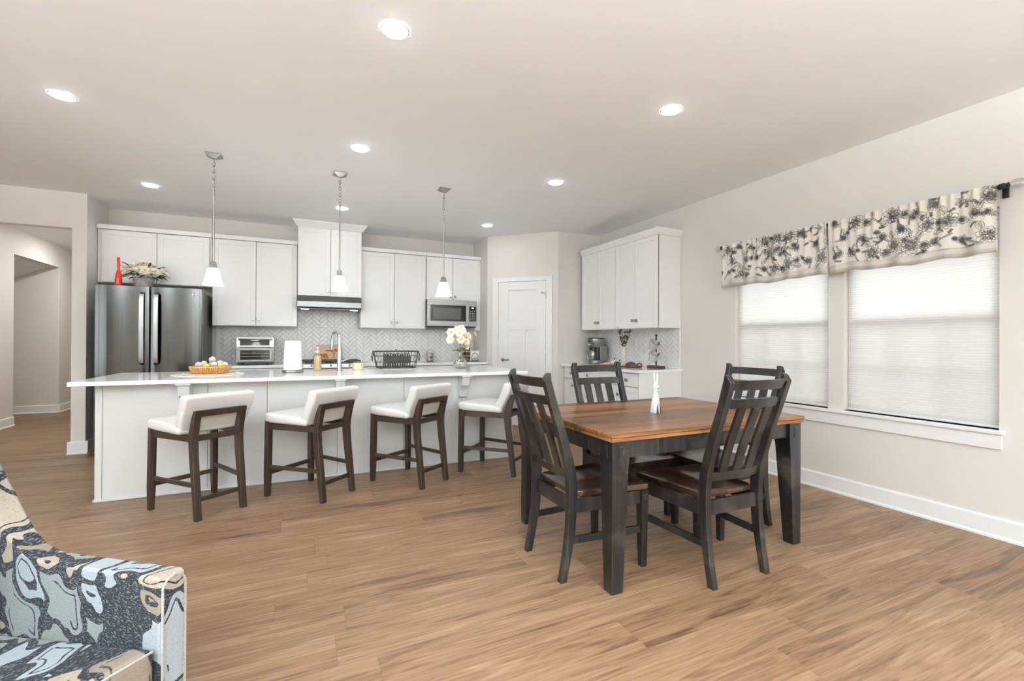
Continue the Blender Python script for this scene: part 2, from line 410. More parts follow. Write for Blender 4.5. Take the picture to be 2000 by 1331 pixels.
# ------------------------------------------------------------------ shell
H = 2.76
XR, YB = 3.94, 6.87
struct('floor', MB().box(-6.6, 4.09, -4.2, 11.6, -.06, 0), FLOOR)
struct('ceiling', MB().box(-6.6, 4.09, -4.2, 11.6, H, H+.1), CEIL)
# right wall with two window openings
WZ0, WZ1 = .675, 2.07
WIN = [(2.32, 3.21), (1.305, 2.20)]
w = MB()
w.box(XR, XR+.15, -4.2, WIN[1][0], 0, H); w.box(XR, XR+.15, WIN[0][1], 5.51, 0, H)
w.box(XR, XR+.15, WIN[1][0], WIN[0][1], 0, WZ0); w.box(XR, XR+.15, WIN[1][0], WIN[0][1], WZ1, H)
w.box(XR, XR+.15, WIN[1][1], WIN[0][0], WZ0, WZ1)
struct('wall_right', w, WALL)
struct('wall_back', MB().box(-2.09, 2.48, YB, YB+.12, 0, H), WALL)
struct('wall_pantry', MB().prism([(2.48, 6.99), (2.48, 6.27), (3.24, 5.51), (4.09, 5.51), (4.09, 6.99)], 2, 0, H), WALL)
struct('wall_fridge_end', MB().box(-2.21, -2.09, 6.29, 11.5, 0, H), WALL)
struct('wall_hall_header', MB().box(-3.66, -2.21, 6.29, 6.41, 2.385, H), WALL)
w = MB(); w.box(-3.78, -3.66, 6.29, 8.67, 0, H); w.box(-3.78, -3.66, 8.67, 9.98, 2.40, H); w.box(-3.78, -3.66, 9.98, 11.5, 0, H)
struct('wall_hall_left', w, WALL)
struct('wall_hall_end', MB().box(-3.66, -2.21, 11.5, 11.6, 0, H), WALL)
struct('wall_niche_back', MB().box(-5.4, -3.78, 9.98, 10.1, 0, H), WALL)
struct('wall_niche_left', MB().box(-5.5, -5.4, 8.6, 10.1, 0, H), WALL)
struct('wall_niche_front', MB().box(-5.4, -3.78, 8.55, 8.67, 0, H), WALL)
struct('ceiling_niche', MB().prism([(-3.78, 2.40), (-5.4, 1.62), (-5.4, 1.70), (-3.78, 2.48)], 1, 8.67, 9.98), WALL)
struct('wall_front_left', MB().box(-6.5, -3.78, 6.29, 6.41, 0, H), WALL)
w = MB(); w.box(-6.6, -6.5, -4.2, -3.6, 0, H); w.box(-6.6, -6.5, .5, 6.41, 0, H); w.box(-6.6, -6.5, -3.6, .5, 0, .3); w.box(-6.6, -6.5, -3.6, .5, 2.6, H)
struct('wall_left', w, WALL)
w = MB(); w.box(-6.5, .35, -4.2, -4.08, 0, H); w.box(3.25, 3.94, -4.2, -4.08, 0, H); w.box(.35, 3.25, -4.2, -4.08, 0, .3); w.box(.35, 3.25, -4.2, -4.08, 2.6, H)
struct('wall_rear', w, WALL)
for i, (a, b, lp, rz) in enumerate(((.35, 3.25, (0, -4.08, 0), 0), (-.5, 3.6, (-6.5, 0, 0), -PI/2))):  # rear window added to let fill light in; left window also unseen
    f = MB(); n = 3
    for k in range(n+1):
        x = a+(b-a)*k/n; f.box(max(a, x-.03), min(b, x+.03), -.09, -.03, .3, 2.6)
    f.box(a, b, -.09, -.03, .3, .36); f.box(a, b, -.09, -.03, 2.54, 2.6)
    o = struct('window_%d' % (i+3), f, TRIM, loc=lp, rotz=rz)
    part('pane', MB().box(a+.03, b-.03, -.065, -.055, .36, 2.54), GLASS, o)

# baseboards (board + shoe)
def baseboard(name, p, q, nrm):
    """board along p->q on the wall face, protruding along nrm"""
    p, q, nv = Vector((*p, 0)), Vector((*q, 0)), Vector((*nrm, 0)); m = MB()
    prof = [(0, 0), (.024, 0), (.024, .012), (.016, .024), (.014, .12), (.009, .131), (0, .131)]
    m.loft([[tuple(e+nv*a+Vector((0, 0, z))) for a, z in prof] for e in (p, q)])
    return struct(name, m, TRIM)
baseboard('baseboard_right', (XR, -4.08), (XR, 3.90), (-1, 0))
baseboard('baseboard_fridge_end', (-2.234, 6.29), (-2.066, 6.29), (0, -1))
baseboard('baseboard_fridge_side', (-2.09, 6.29), (-2.09, 6.86), (1, 0))
baseboard('baseboard_hall_right', (-2.21, 6.29), (-2.21, 11.5), (-1, 0))
baseboard('baseboard_hall_left', (-3.66, 6.29), (-3.66, 8.67), (1, 0))
baseboard('baseboard_hall_far', (-3.66, 9.98), (-3.66, 11.5), (1, 0))
baseboard('baseboard_niche', (-5.4, 9.98), (-3.66, 9.98), (0, -1))
e = Vector((.7071, -.7071))
def pant(s, off=0): return (2.48+.7071*s-.7071*off, 6.27-.7071*s-.7071*off)
baseboard('baseboard_pantry_left', pant(0), pant(.09), (-.7071, -.7071))
baseboard('baseboard_pantry_right', pant(1.0), pant(1.075), (-.7071, -.7071))

# pantry door: local x along the wall, local -y towards the room
PA = -PI/4
c = MB(); c.box(.09, .18, -.02, 0, 0, 2.14); c.box(.905, .995, -.02, 0, 0, 2.14); c.box(.18, .905, -.02, 0, 2.078, 2.14)
struct('trim_5', c, TRIM, .003, loc=(2.48, 6.27, 0), rotz=PA)
d = MB(); x0, x1 = .184, .901; F, B = -.014, -.001
d.box(x0, x1, -.003, B, .008, 2.072)
d.box(x0, .342, F, B, .008, 2.072); d.box(.757, x1, F, B, .008, 2.072)
d.box(.342, .757, F, B, 1.955, 2.072); d.box(.342, .757, F, B, 1.38, 1.50); d.box(.342, .757, F, B, .008, .26); d.box(.488, .60, F, B, .26, 1.38)
dr = struct('door_1', d, DOORP, .002, loc=(2.48, 6.27, 0), rotz=PA)
h = MB(); h.lathe([(.026, 0), (.026, .008)], 16); h.xf(lambda x, y, z: (.255+x, -.013-z, .95+y)); h.tube([(.255, -.02, .95), (.255, -.055, .95), (.27, -.06, .95), (.37, -.06, .95)], .010, 8)
part('door_handle', h, NICKEL, dr, smooth=True)
for z in (1.87, 1.0, .2):
    part('hinge', MB().box(.899, .911, -.026, -.010, z-.045, z+.045), NICKEL, dr)
part('hook', MB().tube([(.89, -.014, 1.89), (.87, -.06, 1.90), (.845, -.07, 1.90)], .005, 6), NICKEL, dr, smooth=True)

# windows
for i, (y0, y1) in enumerate(WIN):
    f = MB(); a, b = XR+.085, XR+.14
    f.box(a, b, y0, y0+.045, WZ0, WZ1); f.box(a, b, y1-.045, y1, WZ0, WZ1); f.box(a, b, y0, y1, WZ0, WZ0+.05); f.box(a, b, y0, y1, WZ1-.045, WZ1)
    o = struct('window_%d' % (i+1), f, TRIM, .003)
    s = MB(); ym = 1.375
    s.box(a-.01, b-.02, y0+.045, y1-.045, ym-.03, ym+.03)
    for k in (1, 2): yy = y0+(y1-y0)*k/3; s.box(a+.015, a+.03, yy-.009, yy+.009, WZ0+.05, ym)
    s.box(a+.015, a+.03, y0+.04, y1-.04, 1.015, 1.033)
    part('sash', s, TRIM, o)
    part('pane', MB().box(a+.02, a+.025, y0+.04, y1-.04, WZ0+.04, WZ1-.04), GLASS, o)
    part('screen', MB().box(b+.002, b+.004, y0+.01, y1-.01, WZ0+.02, ym), SCREEN, o)
    # cellular shade hung inside the opening
    lab = ['white cellular shade lowered over the far window, nearer the cabinets', 'white cellular shade lowered over the near, wider-looking window'][i]
    t = thing('cellular_shade', lab, 'window shade', (XR+.05, (y0+y1)/2, WZ0), 0, 'cellular shades on the side windows')
    hw = (y1-y0)/2-.008; c = MB(); zt = WZ1-WZ0-.035; n = int(zt/.0095)*1; rows = []
    for k in range(n+1):
        z = .022+(zt-.022)*k/n; x = -.004 if k % 2 else .0; rows.append((x, z))
    vs = []; fs = []
    for k, (x, z) in enumerate(rows): vs += [(x, -hw, z), (x, hw, z)]
    for k in range(n): fs.append((2*k, 2*k+1, 2*k+3, 2*k+2))
    c.add(vs, fs); part('cloth', c, SHADE, t)
    part('bottom_rail', MB().box(-.012, .012, -hw, hw, .004, .022), WHITEPL, t, .003)
    part('head_rail', MB().box(-.02, .02, -hw, hw, zt, WZ1-WZ0), WHITEPL, t, .003)
sl = MB(); sl.box(XR-.035, XR+.085, 1.275, 3.24, .648, .675)
struct('trim_1', sl, TRIM, .005)
struct('trim_2', MB().box(XR-.018, XR, 1.288, 3.228, .555, .648), TRIM, .003)

# ------------------------------------------------------------------ cabinets
def shaker(m, x0, x1, z0, z1, yf, st=.057, th=.019, rec=.007):
    m.box(x0, x1, yf+rec, yf+th, z0, z1)
    m.box(x0, x0+st, yf, yf+th, z0, z1); m.box(x1-st, x1, yf, yf+th, z0, z1)
    m.box(x0+st, x1-st, yf, yf+th, z1-st, z1); m.box(x0+st, x1-st, yf, yf+th, z0, z0+st); return m
def knob(parent, x, yf, z):
    k = MB(); k.tube([(x, yf, z), (x, yf-.014, z)], .005, 8); k.box(x-.016, x+.016, yf-.025, yf-.013, z-.016, z+.016)
    return part('knob', k, NICKEL, parent, .0015)
def cabinet(name, label, x0, x1, yb, depth, z0, z1, doors, crown=None, loc=(0, 0, 0), rotz=0, side=None, group='white wall cabinets'):
    """local frame: front faces -y. doors: (xa, xb, za, zb, knob x, knob z)"""
    t = thing(name, label, 'cabinet', (loc[0], loc[1], loc[2]), rotz, group)
    yf = yb-depth
    b = MB().box(x0, x1, yf+.021, yb-.002, z0, z1)
    if side: b.box(*side)
    part('carcass', b, CAB, t, .0015)
    for (xa, xb, za, zb, kx, kz) in doors:
        d = part('door', shaker(MB(), xa, xb, za, zb, yf), CAB, t, .0015)
        if kx is not None: knob(d, kx, yf, kz)
    if crown: part('crown', crown, CAB, t, .002)
    return t
YF = 6.54; DP = YB-YF
def flatcrown(x0, x1, ex0=0, ex1=0): return MB().box(x0-ex0, x1+ex1, YF-.028, YB-.002, 2.452, 2.50)
def at(x, z): return (x, YB, z)
# back-wall units are built in a frame whose origin is the foot of the unit on the back wall
def backcab(name, label, x0, x1, z0, z1, doors, crown, depth=DP, side=None):
    cx = (x0+x1)/2
    sh = lambda m: m.xf(lambda x, y, z: (x-cx, y-YB, z-z0)) if m else None
    ds = [(a-cx, b-cx, c-z0, d-z0, (k-cx if k is not None else None), (kz-z0 if kz else None)) for a, b, c, d, k, kz in doors]
    sd = (side[0]-cx, side[1]-cx, side[2]-YB, side[3]-YB, side[4]-z0, side[5]-z0) if side else None
    return cabinet(name, label, x0-cx, x1-cx, 0, depth, 0, z1-z0, ds, sh(crown), (cx, YB, z0), 0, sd)
backcab('wall_cabinet', 'short white two-door cabinet above the stainless refrigerator', -2.085, -1.005, 1.855, 2.452,
        [(-2.047, -1.548, 1.862, 2.447, None, None), (-1.542, -1.03, 1.862, 2.447, None, None)], flatcrown(-2.085, -1.005))
backcab('wall_cabinet', 'tall white two-door wall cabinet above the toaster oven', -1.0, -.066, 1.39, 2.452,
        [(-.995, -.537, 1.393, 2.447, -.565, 1.475), (-.531, -.069, 1.393, 2.447, -.50, 1.475)], flatcrown(-1.0, -.066))
cr = MB(); 
for (a, b) in ((0, 1),):
    x0, x1, yf = -.060, .718, 6.42
    prof = [(0, 2.675), (.012, 2.675), (.02, 2.69), (.06, 2.735), (.066, 2.757), (0, 2.757)]
    def ring(o, z): return [(x0-o, YB-.002, z), (x0-o, yf-o, z), (x1+o, yf-o, z), (x1+o, YB-.002, z)]
    cr.loft([ring(o, z) for o, z in ((.002, 2.672), (.012, 2.675), (.02, 2.69), (.06, 2.735), (.066, 2.757))])
backcab('wall_cabinet', 'white cabinet over the range hood, raised up to the ceiling', -.060, .718, 1.79, 2.70,
        [(-.058, .326, 1.793, 2.672, .295, 1.86), (.332, .716, 1.793, 2.672, .363, 1.86)], cr, depth=YB-6.42)
backcab('wall_cabinet', 'tall white two-door wall cabinet between hood and microwave', .722, 1.628, 1.39, 2.452,
        [(.727, 1.172, 1.393, 2.447, 1.14, 1.475), (1.178, 1.624, 1.393, 2.447, 1.21, 1.475)], flatcrown(.722, 1.628))
backcab('wall_cabinet', 'short white two-door cabinet above the microwave', 1.632, 2.476, 1.82, 2.452,
        [(1.636, 2.03, 1.824, 2.447, 2.0, 1.875), (2.036, 2.44, 1.824, 2.447, 2.066, 1.875)], flatcrown(1.632, 2.476), side=(2.392, 2.476, YF+.002, YB-.002, 1.383, 2.452))

# base cabinets along the back wall (mostly behind the island)
def basecab(name, label, x0, x1, loc, rotz, layout, depth=.61, group='white base cabinets', zt=.876, endpanel=False):
    t = thing(name, label, 'cabinet', loc, rotz, group)
    yf = -depth
    xe = x1-.0185 if endpanel else x1
    b = MB().box(x0, xe, yf+.021, -.002, .10, zt-.001); b.box(x0, xe, yf+.09, -.002, 0, .0995)
    if endpanel: b.box(x1-.018, x1, yf+.002, -.002, 0, zt-.001)
    part('carcass', b, CAB, t, .0015)
    for kind, xa, xb, za, zb, kx, kz in layout:
        if kind == 'drawer':
            d = part('drawer', MB().box(xa, xb, yf, yf+.019, za, zb), CAB, t, .002)
        else: d = part('door', shaker(MB(), xa, xb, za, zb, yf), CAB, t, .0015)
        if kx is not None: knob(d, kx, yf, kz)
    return t
def twodoor(x0, x1):
    m = (x0+x1)/2
    return [('drawer', x0+.004, m-.003, .715, .868, (x0+m)/2, .79), ('drawer', m+.003, x1-.004, .715, .868, (x1+m)/2, .79),
            ('door', x0+.004, m-.003, .105, .708, m-.035, .62), ('door', m+.003, x1-.004, .105, .708, m+.035, .62)]
basecab('base_cabinet', 'white base cabinet under the toaster oven, behind the island', -.46, .46, (-.52, YB, 0), 0, twodoor(-.46, .46))
basecab('base_cabinet', 'white base cabinet right of the range, behind the island', -.44, .44, (1.155, YB, 0), 0, twodoor(-.44, .44))
basecab('base_cabinet', 'white base cabinet in the corner beside the pantry wall', -.44, .44, (2.037, YB, 0), 0, twodoor(-.44, .44))
def counter(name, label, m, loc): return tag(part(name, m, QUARTZ, None, .004, loc=loc), label, 'countertop')
counter('countertop', 'white quartz counter left of the range under the toaster oven', MB().box(-.475, .46, -.64, -.002, .876, .908), (-.52, YB, 0))
counter('countertop', 'white quartz counter right of the range along the back wall', MB().box(-.885, .883, -.64, -.002, .876, .908), (1.595, YB, 0))

# hutch on the right wall : frame rotated so that local -y is world -x, local +x is world -y
HR = -PI/2
def hcab(label, ya, yb_, knobs):
    ln = ya-yb_; t = thing('wall_cabinet', label, 'cabinet', (XR, ya, 1.375), HR, 'white wall cabinets')
    yf = -(XR-3.60); zt = 2.43-1.375
    part('carcass', MB().box(0, ln, yf+.021, -.002, 0, zt), CAB, t, .0015)
    m = ln/2
    a = part('door', shaker(MB(), .003, m-.002, .003, zt-.005, yf), CAB, t, .0015); knob(a, m-.032, yf, .095)
    b = part('door', shaker(MB(), m+.002, ln-.003, .003, zt-.005, yf), CAB, t, .0015); knob(b, m+.032, yf, .095)
    return t, ln, yf, zt
t, ln, yf, zt = hcab('white wall cabinet above the coffee maker, left of the pair', 5.455, 4.70, None)
c = MB(); prof = [(.002, zt-.012), (.012, zt-.005), (.028, zt+.03), (.034, zt+.055), (.034, zt+.068)]
c.loft([[(0, -.002, z), (0, yf-o, z), (ln, yf-o, z), (ln, -.002, z)] for o, z in prof]); part('crown', c, CAB, t, .0015)
t, ln, yf, zt = hcab('white wall cabinet above the mug tree, right of the pair', 4.698, 3.935, None)
c = MB(); c.loft([[(0, -.002, z), (0, yf-o, z), (ln+o, yf-o, z), (ln+o, -.002, z)] for o, z in prof]); part('crown', c, CAB, t, .0015)
part('end_panel', MB().box(ln-.018, ln+.001, yf+.02, -.002, 0, zt-.012), CAB, t, .0015)
basecab('base_cabinet', 'white base cabinet under the coffee maker by the pantry wall', 0, .80, (XR, 5.505, 0), HR, [('drawer', .03, .415, .715, .862, .22, .785), ('drawer', .421, .797, .715, .862, .61, .785), ('door', .03, .415, .105, .705, .255, .62), ('door', .421, .797, .105, .705, .455, .62)], zt=.873)
basecab('base_cabinet', 'white base cabinet under the mug tree, plain end facing the table', 0, .785, (XR, 4.702, 0), HR, [('drawer', .004, .39, .715, .862, .285, .785), ('drawer', .396, .76, .715, .862, .58, .785), ('door', .004, .39, .105, .705, .325, .61), ('door', .396, .76, .105, .705, .43, .61)], zt=.873, endpanel=True)
counter('countertop', 'white quartz counter with the coffee maker and mug tree', MB().box(0, 1.605, -.65, -.002, .873, .905), (XR, 5.505, 0)).rotation_euler = (0, 0, HR)

# herringbone backsplash
def clip(poly, x0, x1, y0, y1):
    for ax, lim, sg in ((0, x0, 1), (0, x1, -1), (1, y0, 1), (1, y1, -1)):
        out = []
        for i in range(len(poly)):
            p, q = poly[i-1], poly[i]; dp, dq = sg*(p[ax]-lim), sg*(q[ax]-lim)
            if dp >= 0 and dq >= 0: out.append(q)
            elif dp >= 0 > dq or dq >= 0 > dp:
                k = dp/(dp-dq); x = (p[0]+k*(q[0]-p[0]), p[1]+k*(q[1]-p[1])); out.append(x)
                if dq >= 0: out.append(q)
        poly = out
        if len(poly) < 3: return None
    return poly
def herring(rects, w=.045, n=3, g=.0012):
    m = MB(); ca = math.sqrt(.5); R = int(5/w)
    for x0, x1, z0, z1 in rects:
        cx, cz = 1.0, 1.2
        for r in range(-R, R):
            for k in range(-R//(2*n)-1, R//(2*n)+2):
                for (a, b, ww, hh) in ((r+2*n*k, r, n, 1), (r, r-2*n+1+2*n*k, 1, n)):
                    u0, v0, u1, v1 = a*w+g, b*w+g, (a+ww)*w-g, (b+hh)*w-g
                    q = [(cx+(u-v)*ca, cz+(u+v)*ca) for u, v in ((u0, v0), (u1, v0), (u1, v1), (u0, v1))]
                    if max(p[0] for p in q) < x0 or min(p[0] for p in q) > x1 or max(p[1] for p in q) < z0 or min(p[1] for p in q) > z1: continue
                    p = clip(q, x0, x1, z0, z1)
                    if not p: continue
                    mx, mz = sum(a for a, _ in p)/len(p), sum(b for _, b in p)/len(p)
                    inner = [(a+(mx-a)*.035, b+(mz-b)*.035) for a, b in p]; N_ = len(p)
                    tx, tz = rnd.uniform(-.02, .02), rnd.uniform(-.02, .02)
                    m.add([(a, 0, b) for a, b in p]+[(a, -.005+(a-mx)*tx+(b-mz)*tz, b) for a, b in inner], [tuple(range(N_, 2*N_))]+[(i, (i+1) % N_, N_+(i+1) % N_, N_+i) for i in range(N_)])
    return m
bs = struct('wall_tile_back', MB().box(-1.0, 2.478, 6.858, YB-.001, .908, 1.40).box(-.064, .72, 6.858, YB-.001, 1.40, 1.70), GROUT)
part('tile', herring([(-.955, 2.478, .909, 1.392), (-.062, .718, 1.392, 1.64)]).xf(lambda x, y, z: (x, y+6.8575, z)), TILE, bs)
part('edge_trim', MB().box(-1.0, -.957, 6.848, 6.862, .909, 1.39), CAB, bs)
bs = struct('wall_tile_right', MB().box(XR-.012, XR-.001, 3.94, 5.508, .905, 1.376), GROUT)
hm = herring([(0, 1.565, .906, 1.375)]).xf(lambda x, y, z: (XR-.0125+y, 5.507-x, z))
part('tile', hm, TILE, bs)
part('edge_trim', MB().box(XR-.018, XR-.001, 3.932, 3.941, .905, 1.376), CAB, bs)

# outlets
def outlet(label, loc, rotz, gang=1):
    t = thing('outlet', label, 'outlet', loc, rotz, 'wall outlets')
    part('plate', MB().box(-.035*gang, .035*gang, -.005, 0, -.057, .057), OUTLET, t, .002)
    for z in (-.021, .021): part('socket', MB().box(-.014, .014, -.0075, -.004, z-.013, z+.013), WHITEPL, t, .001)
    return t
outlet('white outlet on the backsplash behind the wire dish basket', (1.24, 6.8515, 1.175), 0)
outlet('white outlet on the backsplash behind the flowers', (2.15, 6.8515, 1.20), 0)
outlet('white outlet on the tile right of the coffee maker', (XR-.0185, 5.06, 1.155), HR)
t = tag(part('air_freshener', MB().prism([(-.03, -.06), (.03, -.06), (.034, .02), (.018, .055), (-.018, .055), (-.034, .02)], 1, -.05, -.009), WHITEPL, None, .008, loc=(2.15, 6.8515, 1.225)), 'white plug-in air freshener beside the flowers', 'air freshener')

# ------------------------------------------------------------------ island
ix, iy = .305, 4.80
t = thing('kitchen_island', 'long white panelled kitchen island behind four bar stools', 'island', (ix, iy, 0))
b = MB(); X0, X1, YFI = -1.395, 2.015, 4.36
b.box(X0+.005, X1-.005, YFI+.012, 5.22, .0, .876)
part('carcass', b.xf(lambda x, y, z: (x-ix, y-iy, z)), ISL, t, .002)
def ipart(name, m, bev=.002, mat=ISL): return part(name, m.xf(lambda x, y, z: (x-ix, y-iy, z)), mat, t, bev)
seams = [X0, -1.35, -.69, -.268, .29, .88, 1.46, 1.50, 1.97, X1]
for a, bb in ((-1.352, -.692), (-.688, -.27), (-.266, .288), (.292, .878), (.882, 1.458), (1.50, 1.97)):
    ipart('panel', MB().box(a, bb, YFI+.001, YFI+.014, .012, .874), .0015)
ipart('corner_post', MB().box(X0, X0+.042, YFI-.003, YFI+.05, .0, .875))
ipart('corner_post', MB().box(X1-.042, X1, YFI-.003, YFI+.05, .0, .875))
ipart('pilaster', MB().box(1.46, 1.498, YFI-.004, YFI+.01, .012, .874), .001)
ipart('shoe_molding', MB().box(X0-.012, X1+.012, YFI-.014, YFI, 0, .018).box(X0-.012, X0, YFI-.014, 5.22, 0, .018), .004)
for cx in (-.83, .305, 1.46):
    prof = [(YFI, .875), (YFI-.145, .875), (YFI-.145, .858), (YFI-.125, .856), (YFI-.118, .815), (YFI-.10, .775), (YFI-.06, .755), (YFI-.035, .72), (YFI-.03, .66), (YFI, .64)]
    ipart('corbel', MB().prism(prof, 0, cx-.038, cx+.038).box(cx-.05, cx+.05, YFI-.15, YFI, .862, .8755), .003)
counter('island_countertop', 'long white quartz island countertop overhanging the stools', MB().box(-1.80, 1.815, -.60, .465, .876, .908), (.30, 4.80, 0))

# ------------------------------------------------------------------ refrigerator
fx, fy = -1.497, 6.10
t = thing('refrigerator', 'dark stainless french-door refrigerator beside the hall wall', 'refrigerator', (fx, fy, 0))
part('body', MB().box(-.452, .456, .06, .74, .02, 1.755), FRSIDE, t, .006)
def bulge(x0, x1, z0, z1, b=.020, th=.06):
    n = 14; secs = []
    for i in range(n+1):
        u = i/n; x = x0+(x1-x0)*u; y = -b*(1-(2*u-1)**2)
        secs.append([(x, y, z0), (x, y, z1), (x, th, z1), (x, th, z0)])
    return MB().loft(secs)
for (a, b, hx) in ((-.468, -.006, -.062), (.006, .470, .062)):
    d = part('door', bulge(a, b, .82, 1.785), STEEL_D, t, .004)
    hh = MB(); s = .021
    pts = [(-.01, 1.72), (-.05, 1.70), (-.062, 1.62), (-.066, 1.33), (-.062, 1.04), (-.05, .96), (-.01, .94)]
    hh.loft([[(hx-s, y, z), (hx+s, y, z), (hx+s, y+.014, z*.998+.003), (hx-s, y+.014, z*.998+.003)] for y, z in pts])
    part('handle', hh, STEEL, d, .004)
d = part('drawer', bulge(-.468, .470, .05, .806), STEEL_D, t, .004)
part('handle', MB().tube([(-.38, -.01, .74), (-.38, -.06, .74), (.38, -.06, .74), (.38, -.01, .74)], .014, 8), STEEL, d, smooth=True)
bd = MB(); bd.lathe([(.020, 0), (.021, .003), (.017, .004), (.016, .001)], 24, cap=False)
bd.tube([(-.008, -.006, .003), (.0, .008, .003), (.006, -.008, .003), (.010, .004, .003)], .0016, 5)
bd.xf(lambda x, y, z: (.40+x, -.0125-z, 1.72+y)); part('emblem', bd, CHROME, t, smooth=True)
for x in (-.40, .40): part('hinge_cover', MB().box(x-.05, x+.05, .07, .22, 1.755, 1.783), BLACK, t, .008)

tn = N(STEEL_D.node_tree, 'ShaderNodeTangent', direction_type='RADIAL', axis='Z'); L(STEEL_D.node_tree, tn.outputs[0], STEEL_D.node_tree.nodes['Principled BSDF'].inputs['Tangent'])
# items on top of the refrigerator
def flower(m, c, r, n, up, layers=1, curl=.3, wd=.42):
    """petals around c facing `up`"""
    up = Vector(up).normalized(); q = up.to_track_quat('Z', 'Y').to_matrix()
    for l in range(layers):
        rr = r*(1-.24*l); lift = .10+.24*l
        for k in range(n):
            a = 2*PI*(k+.5*l)/n+rnd.uniform(-.1, .1); ca, sa = math.cos(a), math.sin(a); pts = []
            for (u, wv, h) in ((.08, .05, 0), (.5, wd*.5, curl*.35), (.85, wd*.42, curl), (1.0, .04, curl*1.1)):
                for s in (-1, 1):
                    x, y, z = rr*u, s*rr*wv, rr*(h*.4+lift*u)
                    v = q @ Vector((x*ca-y*sa, x*sa+y*ca, z)); pts.append((c[0]+v.x, c[1]+v.y, c[2]+v.z))
            m.add(pts, [(0, 1, 3, 2), (2, 3, 5, 4), (4, 5, 7, 6)])
    return m
def leaf(m, p, d, ln, wd):
    d = Vector(d).normalized(); s = d.cross(Vector((0, 0, 1)));
    if s.length < .1: s = Vector((1, 0, 0))
    s.normalize(); u = s.cross(d); p = Vector(p); pts = []
    for f, ww, h in ((0, .06, 0), (.35, .5, .08), (.7, .38, .06), (1, .03, -.06)):
        for sg in (-1, 0, 1): pts.append(tuple(p+d*(ln*f)+s*(sg*ww*wd)+u*(h*ln-(.12*wd if sg == 0 else 0))))
    m.add(pts, [(i*3+k, i*3+k+1, i*3+k+4, i*3+k+3) for i in range(3) for k in range(2)])
def solid(o, t=.0015):
    md = o.modifiers.new('thickness', 'SOLIDIFY'); md.thickness = t; return o
fz = 1.7555
t = thing('flower_arrangement', 'whitewashed bucket of cream artificial flowers on the refrigerator', 'flowers', (-1.61, 6.32, fz))
BZ = .135
p = MB(); p.lathe([(.070, 0), (.098, BZ), (.102, BZ), (.094, BZ-.005), (.07, .01)], 22); part('bucket', p, GALV, t, smooth=True)
for k in range(24):
    a = k*2.39996; rr = .185*math.sqrt((k+.5)/24); hz = BZ+.035+.135*(1-(rr/.2)**2)+rnd.uniform(-.012, .012)
    m = MB(); c = (rr*1.05*math.cos(a), rr*math.sin(a)*.7, hz); flower(m, c, .062, 13, (c[0]*3, c[1]*3-.25, .55), 3, .2, .34)
    o = solid(part('blossom', m, PETAL if k % 3 else PETALW, t), .001)
    part('centre', MB().ball((c[0], c[1], c[2]+.010), .010, 8, 5), YELLOW, o, smooth=True)
m = MB()
for k in range(64):
    a = rnd.uniform(0, 2*PI); el = rnd.uniform(-.35, 1.0); d = (math.cos(a)*1.1, math.sin(a)*.75, el*.8)
    r0 = rnd.uniform(.08, .155); leaf(m, (d[0]*r0, d[1]*r0, BZ+.02+max(0, d[2])*.12), d, rnd.uniform(.06, .10), .030)
solid(part('foliage', m, [LEAFD], t), .001)
m = MB()
for k in range(16):
    a = rnd.uniform(0, 2*PI); d = (math.cos(a), -abs(math.sin(a)), rnd.uniform(0, .6)); leaf(m, (d[0]*.12, d[1]*.09, BZ+.06), d, .07, .034)
solid(part('foliage', m, [LEAFY], t), .001)
t = thing('bottle', 'slim red glass bottle standing on the refrigerator', 'bottle', (-1.797, 6.20, fz))
p = MB(); p.lathe([(.028, 0), (.031, .006), (.031, .11), (.026, .155), (.013, .20), (.0115, .215), (.0115, .255)], 18); part('body', p, RED, t, smooth=True)
part('cap', MB().lathe([(.0135, .24), (.0135, .335), (.012, .338)], 16), RED, t, smooth=True)
lb = MB(); lb.lathe([(.0315, .075), (.0315, .10)], 12, cap=False); part('label', lb, BLACK, t, smooth=True)

# ------------------------------------------------------------------ hood, range, microwave, toaster oven
t = thing('range_hood', 'low stainless range hood under the raised cabinet', 'range hood', (.325, YB-.004, 1.618))
hx = .39
part('body', MB().prism([(-.02, .168), (-.46, .168), (-.52, .095), (-.52, .022), (-.47, .004), (-.02, .004)], 0, -hx, hx), HOODST, t, .004)
lp = MB(); lp.prism([(-.522, .094), (-.523, .03), (-.519, .03), (-.519, .094)], 0, -hx+.004, hx-.004); part('front_lip', lp, HOODST, t, .001)
part('underside', MB().box(-hx+.01, hx-.01, -.50, -.03, -.001, .012), STEEL_D, t, .003)
for x in (-.30, .30): part('lamp', MB().box(x-.045, x+.045, -.47, -.40, -.004, .006), HOODLAMP, t, .002)
em = MB(); em.prism([(-.052, .052), (-.040, .052), (-.046, .063)], 1, -.5265, -.5225)
for k in range(9): em.box(-.034+k*.0095, -.034+k*.0095+.006, -.5265, -.5225, .054, .060)
part('emblem', em, BLACK, t)
t = thing('range', 'stainless gas range between the back counters, behind the island', 'range', (.33, YB-.012, 0))
part('body', MB().box(-.38, .38, -.62, -.02, .05, .90), STEEL, t, .004)
part('cooktop', MB().box(-.38, .38, -.64, -.01, .90, .918), STEEL, t, .003)
cp = MB(); cp.prism([(-.645, .86), (-.66, .865), (-.655, .915), (-.60, .93), (-.60, .86)], 0, -.378, .378); part('control_panel', cp, STEEL, t, .003)
part('door', MB().box(-.375, .375, -.655, -.62, .24, .84), BLACKGL, t, .004)
part('drawer', MB().box(-.375, .375, -.65, -.62, .07, .22), STEEL, t, .004)
part('handle', MB().tube([(-.32, -.655, .80), (-.32, -.69, .80), (.32, -.69, .80), (.32, -.655, .80)], .011, 8), STEEL, t, smooth=True)
